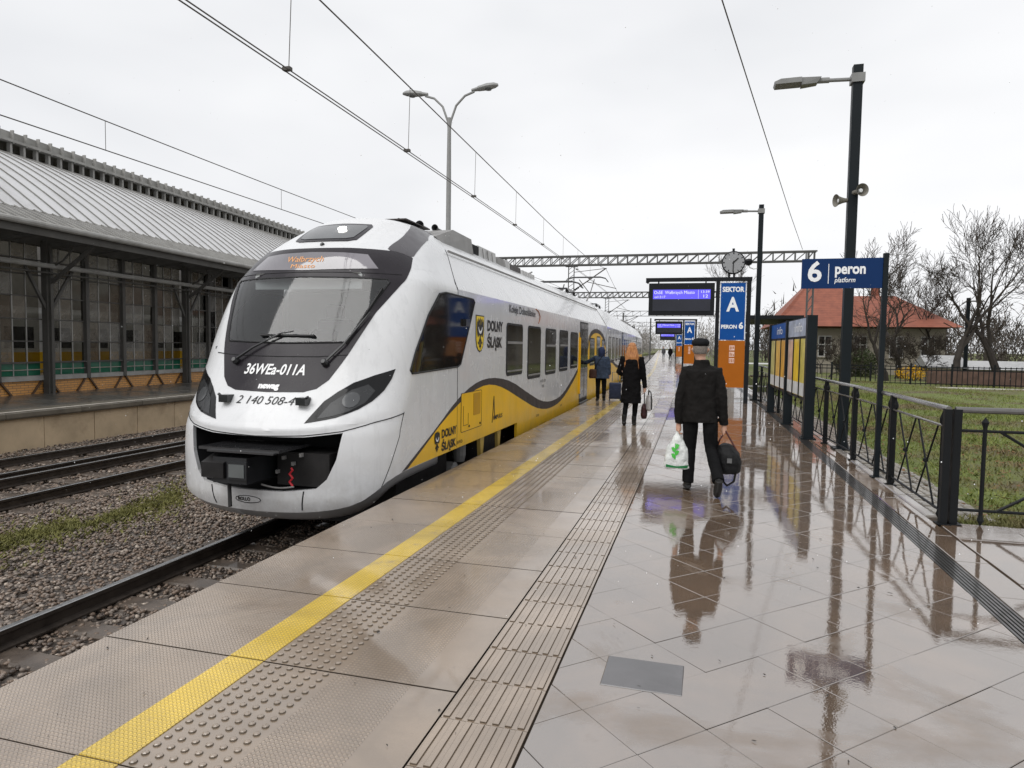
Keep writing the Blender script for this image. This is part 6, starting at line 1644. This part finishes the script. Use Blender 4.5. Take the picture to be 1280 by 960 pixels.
Mpb = Mat('white_plastic'); _p = Mpb.pos()
Mpb.set(Base_Color=Mpb.ramp(Mpb.noise(_p, 9, 4, .6), [(.3, (.50, .52, .50)), (.7, (.74, .76, .74))]), Roughness=.35, Subsurface_Weight=.0, Normal=Mpb.bump(Mpb.noise(_p, 14, 5, .65, 1.2), .7, .03), Coat_Weight=.3)
M_green = simple('print_green', (.05, .36, .04), .5, var=.2); M_dgreen = simple('print_dark_green', (.015, .17, .05), .5, var=.2)
def plastic(t):
    m = MB(); loft(m, [(0, 0, -.42, .125, .05), (0, 0, -.40, .145, .075), (.0, 0, -.30, .150, .085), (0, 0, -.18, .118, .07), (0, 0, -.08, .06, .04), (0, 0, -.02, .022, .018), (0, 0, .03, .018, .014)])
    b = remeshed('bag_body', m, .008, Mpb.m, t, 3, fold=.03)
    def surf_y(x, z):
        r = interp(-z, [.0, .08, .18, .30, .40, .43], [.02, .06, .118, .150, .145, .12]); ry = interp(-z, [.0, .08, .18, .30, .40, .43], [.02, .04, .07, .085, .075, .05])
        return -ry*math.sqrt(max(.05, 1-(x/r)**2))-.012
    def decal(name, pts, mat):
        Vv, Ff = fill(pts, .02); m = MB(); m.v = [(x, surf_y(x, z), z) for x, z in Vv]; m.f = [tuple(q) for q in Ff]; m.m = [0]*len(Ff); m.build(name, mat, b)
    for k in range(4):
        z = -.27+.035*k; sg = 1 if k % 2 else -1
        decal('leaf_print', [(0-.02, z-.02), (sg*.03-.02, z-.01), (sg*.045-.02, z+.03), (sg*.02-.02, z+.04), (-.02, z+.015)], M_green)
    decal('stem_print', [(-.03, -.30), (-.015, -.30), (-.01, -.12), (-.022, -.12)], M_green)
    decal('base_print', [(-.12, -.40), (.12, -.40), (.135, -.365), (0, -.38), (-.135, -.365)], M_dgreen)
bag_mesh('plastic_bag', 'white plastic carrier bag with green leaf print in the left hand', 'bag', (-.262, 8.04, .665), plastic)
K_bag = cloth('black_nylon', (.006, .006, .0065), .6, 9, .4, .2)
def duffel(t):
    m = MB(); loft(m, [(.04, 0, -.46, .08, .12), (.045, 0, -.43, .125, .19), (.05, 0, -.32, .14, .21), (.03, 0, -.22, .125, .19), (.01, 0, -.15, .085, .14), (.0, 0, -.125, .04, .08)]); b = remeshed('bag_body', m, .010, K_bag, t, 4, fold=.03)
    for sg in (-1, 1):
        m = MB(); m.tube([(sg*.11+.02, -.05*sg, -.20), (sg*.06, -.02, -.08), (sg*.012, 0, .0), (0, 0, .02)], .010, 6); m.build('handle', simple('brown_handle', (.06, .015, .012), .5), t, smooth=True)
    m = MB(); m.tube([(.13, -.12, -.36), (.10, -.16, -.52), (.03, -.15, -.575), (-.05, -.12, -.50), (-.08, -.10, -.40)], .013, 6); m.build('strap', K_bag, t, smooth=True)
    m = MB(); m.box(.02, .07, -.225, -.205, -.31, -.26); m.build('bag_badge', simple('badge_grey', (.12, .12, .12), .4), b)
bag_mesh('duffel_bag', 'black duffel bag hanging from the right hand of the man', 'bag', (.262, 8.02, .69), duffel)
# woman with long red hair and black coat
def long_hair(t, hd):
    m = MB(); loft(m, [(hd.x, hd.y-.075, hd.z-.40, .06, .03), (hd.x, hd.y-.085, hd.z-.30, .135, .05), (hd.x, hd.y-.075, hd.z-.17, .15, .07), (hd.x, hd.y-.035, hd.z-.06, .122, .092), (hd.x, hd.y-.015, hd.z+.03, .094, .108), (hd.x, hd.y-.012, hd.z+.09, .080, .098), (hd.x, hd.y-.01, hd.z+.13, .04, .05)])
    rg_ = random.Random(4)
    for k in range(46):
        x = hd.x+rg_.uniform(-.11, .11); m.tube([(x*.8, hd.y-.10, hd.z+.04), (x*1.05, hd.y-.125, hd.z-.14), (x*1.35+rg_.uniform(-.03, .03), hd.y-.125+rg_.uniform(-.01, .02), hd.z-.36+rg_.uniform(-.10, .07))], [.010, .012, .004], 5)
    remeshed('hair', m, .007, HAIR, t, 1)
_h = Mat('auburn_hair'); _p = _h.pos(); _mp = _h.n('ShaderNodeMapping', {'Vector': _p, 'Scale': (60, 60, 4)})
_h.set(Base_Color=_h.ramp(_h.noise(_mp.outputs[0], 1.5, 4, .6), [(.3, (.17, .055, .015)), (.55, (.42, .17, .05)), (.8, (.62, .33, .13))]), Roughness=.45, Normal=_h.bump(_h.noise(_mp.outputs[0], 1.5, 4, .6), .5, .02)); HAIR = _h.m
Jw = stand(1.72, kn_l=(-.10, .0, .48), an_l=(-.13, -.10, .12), toe_l=(-.13, .05, .04), kn_r=(.09, .06, .48), an_r=(.07, .06, .085), toe_r=(.08, .22, .035), wr_r=(.275, .06, .80), el_r=(.245, .0, 1.08), el_l=(-.27, .02, 1.12), wr_l=(-.21, .20, 1.05), hd_l=(0, .7, .5), hip_l=(-.085, 0, .88), hip_r=(.085, 0, .88))
person('woman with long auburn hair and black coat walking away', (-1.44, 14.35, 0), R(4), Jw, dict(coat=K_coat2, trousers=K_trou, shoe=K_shoe, hem=.47, hemw=(.215, .165), chestw=(.185, .135), waistw=(.185, .135), arm=(.066, .055, .045), leg=(.085, .06, .048)), .011, hair=long_hair)
def tote(t):
    m = MB(); loft(m, [(0, 0, -.55, .05, .10), (0, 0, -.48, .07, .13), (0, 0, -.32, .06, .12), (0, 0, -.24, .03, .09)]); remeshed('bag_body', m, .010, cloth('maroon_leather', (.035, .012, .013), .5), t, 3)
    m = MB(); m.tube([(0, .05, -.26), (0, .03, -.05), (0, 0, .0), (0, -.03, -.05), (0, -.05, -.26)], .008, 6); m.build('handle', K_bag, t)
bag_mesh('dark_handbag', 'dark maroon handbag low beside the auburn haired woman', 'bag', (-1.17, 14.42, .70), tote)
def shopper(t):
    m = MB(); loft(m, [(0, 0, -.42, .03, .11), (0, 0, -.38, .06, .13), (0, 0, -.20, .05, .13), (0, 0, -.10, .02, .11)]); remeshed('bag_body', m, .010, simple('pale_grey_bag', (.36, .35, .35), .4, var=.3, scale=12, coat=.4), t, 3, fold=.02)
    m = MB(); m.tube([(.03, -.13, -.39), (.03, -.14, -.20), (.02, -.08, -.03), (0, 0, 0), (.02, .08, -.03), (.03, .14, -.20)], .012, 6); m.build('handle', K_bag, t)
bag_mesh('grey_shopping_bag', 'pale grey shopping bag with dark handles carried by the auburn haired woman', 'bag', (-1.08, 14.40, .74), shopper, R(20))
# woman in blue coat boarding with suitcase
def hood(t, hd):
    m = MB(); loft(m, [(hd.x, hd.y-.02, hd.z-.15, .10, .10), (hd.x, hd.y-.02, hd.z-.05, .108, .122), (hd.x, hd.y-.012, hd.z+.04, .108, .125), (hd.x, hd.y-.01, hd.z+.10, .088, .105), (hd.x, hd.y-.01, hd.z+.14, .04, .05)]); remeshed('hood', m, .010, K_navy, t, 3)
Jb = stand(1.60, el_l=(-.42, .12, 1.16), wr_l=(-.58, .30, 1.12), hd_l=(-.4, .9, 0), sh_l=(-.18, .01, 1.31))
person('woman in hooded blue coat reaching for the train door', (-2.98, 20.6, 0), R(10), Jb, dict(coat=K_blue, trousers=K_trou, shoe=K_shoe, hem=.68, hemw=(.25, .18), chestw=(.215, .15), waistw=(.21, .155), arm=(.070, .060, .048), leg=(.09, .07, .055)), .012, hair=hood)
def crossbag(t):
    m = MB(); loft(m, [(0, 0, -.15, .10, .04), (0, 0, -.12, .125, .055), (0, 0, .10, .115, .05), (0, 0, .13, .09, .03)]); remeshed('bag_body', m, .010, cloth('brown_leather', (.05, .022, .016), .5), t, 3)
    m = MB(); m.tube([(.05, .03, .10), (.18, -.19, .36), (.34, -.16, .58), (.42, .02, .66)], .010, 6); m.build('strap', K_bag, t)
bag_mesh('shoulder_bag', 'brown shoulder bag slung across the blue coat', 'bag', (-3.21, 20.45, .83), crossbag)
def case(t):
    m = MB(); m.bbox(-.18, .18, -.12, .12, .06, .55, .03); b = m.build('case_body', cloth('navy_luggage', (.018, .026, .055), .5), t)
    m = MB(); m.bbox(-.17, .17, -.15, -.128, .10, .34, .01); m.build('front_pocket', cloth('navy_luggage_pocket', (.016, .022, .045), .5), b)
    for sx in (-.16, .16):
        for sy in (-.1, .1):
            m = MB(); m.lathe([(.03, -.015), (.035, 0), (.03, .015)], 12, 0, Matrix.Translation((sx, sy, .035)) @ Matrix.Rotation(R(90), 4, 'Y')); m.build('caster', M_gask, t)
    m = MB(); m.tube([(-.09, .09, .58), (-.09, .09, .86), (.09, .09, .86), (.09, .09, .58)], .011, 6); m.build('pull_handle', M_alu, t)
bag_mesh('suitcase', 'dark blue wheeled suitcase beside the woman boarding the train', 'suitcase', (-2.57, 20.75, .004), case, R(8))
# two people far down the platform
person('distant person in dark coat on the left of the far pair', (-5.9, 106, 0), 0, stand(1.72), dict(coat=K_grey, trousers=cloth('pale_jeans', (.16, .17, .19)), shoe=K_shoe, hem=.78), .03, det=False)
person('distant person in black coat on the right of the far pair', (-4.3, 93, 0), 0, stand(1.75, kn_r=(.10, .02, .48), an_r=(.12, -.12, .10)), dict(coat=K_coat2, trousers=K_trou, shoe=K_shoe, hem=.70), .03, det=False)
# grit and leaf scraps on the wet paving
n = 260
P_ = np.stack([NP.uniform(-3.0, 2.1, n), 2.0+NP.uniform(0, 1, n)**1.6*14, np.full(n, .004)], 1); P_[:, 0] += np.array([bend(v) for v in P_[:, 1]])
sc_ = NP.uniform(.003, .011, n)[:, None]; a_ = NP.normal(0, 1, (n, 3))*sc_; b_ = NP.normal(0, 1, (n, 3))*sc_; a_[:, 2] = np.abs(a_[:, 2])*.3; b_[:, 2] = np.abs(b_[:, 2])*.3
o = link('litter', np_mesh('litter', np.stack([P_, P_+a_, P_+b_, P_+a_+b_], 1).reshape(-1, 3), np.concatenate([[(4*k, 4*k+1, 4*k+2), (4*k+1, 4*k+3, 4*k+2)] for k in range(n)]), [simple('wet_scrap', (.03, .024, .018), .6)])); tag(o, 'tiny dark scraps and grit scattered over the wet platform', 'litter', kind='stuff')
# falling wet snow
n = 1500
d_ = NP.uniform(3.5, 20, n); ax_ = NP.uniform(-.62, .75, n); az_ = NP.uniform(-.5, .52, n)
Ps = np.stack([d_*np.tan(ax_*.95-.27), d_, np.clip(1.64+d_*az_, .05, 9)], 1)
Ss = NP.uniform(.0012, .0032, n)
V = (IV[None]*(Ss[:, None]*np.ones(3))[:, None, :]*np.array([1, 1, 1.35]))+Ps[:, None, :]
o = link('snowfall', np_mesh('snowfall', V.reshape(-1, 3), (IF[None]+12*np.arange(n)[:, None, None]).reshape(-1, 3), [simple('wet_snow', (.85, .86, .88), .6, var=.02)])); tag(o, 'sparse flakes of wet snow falling through the air', 'snow', kind='stuff')
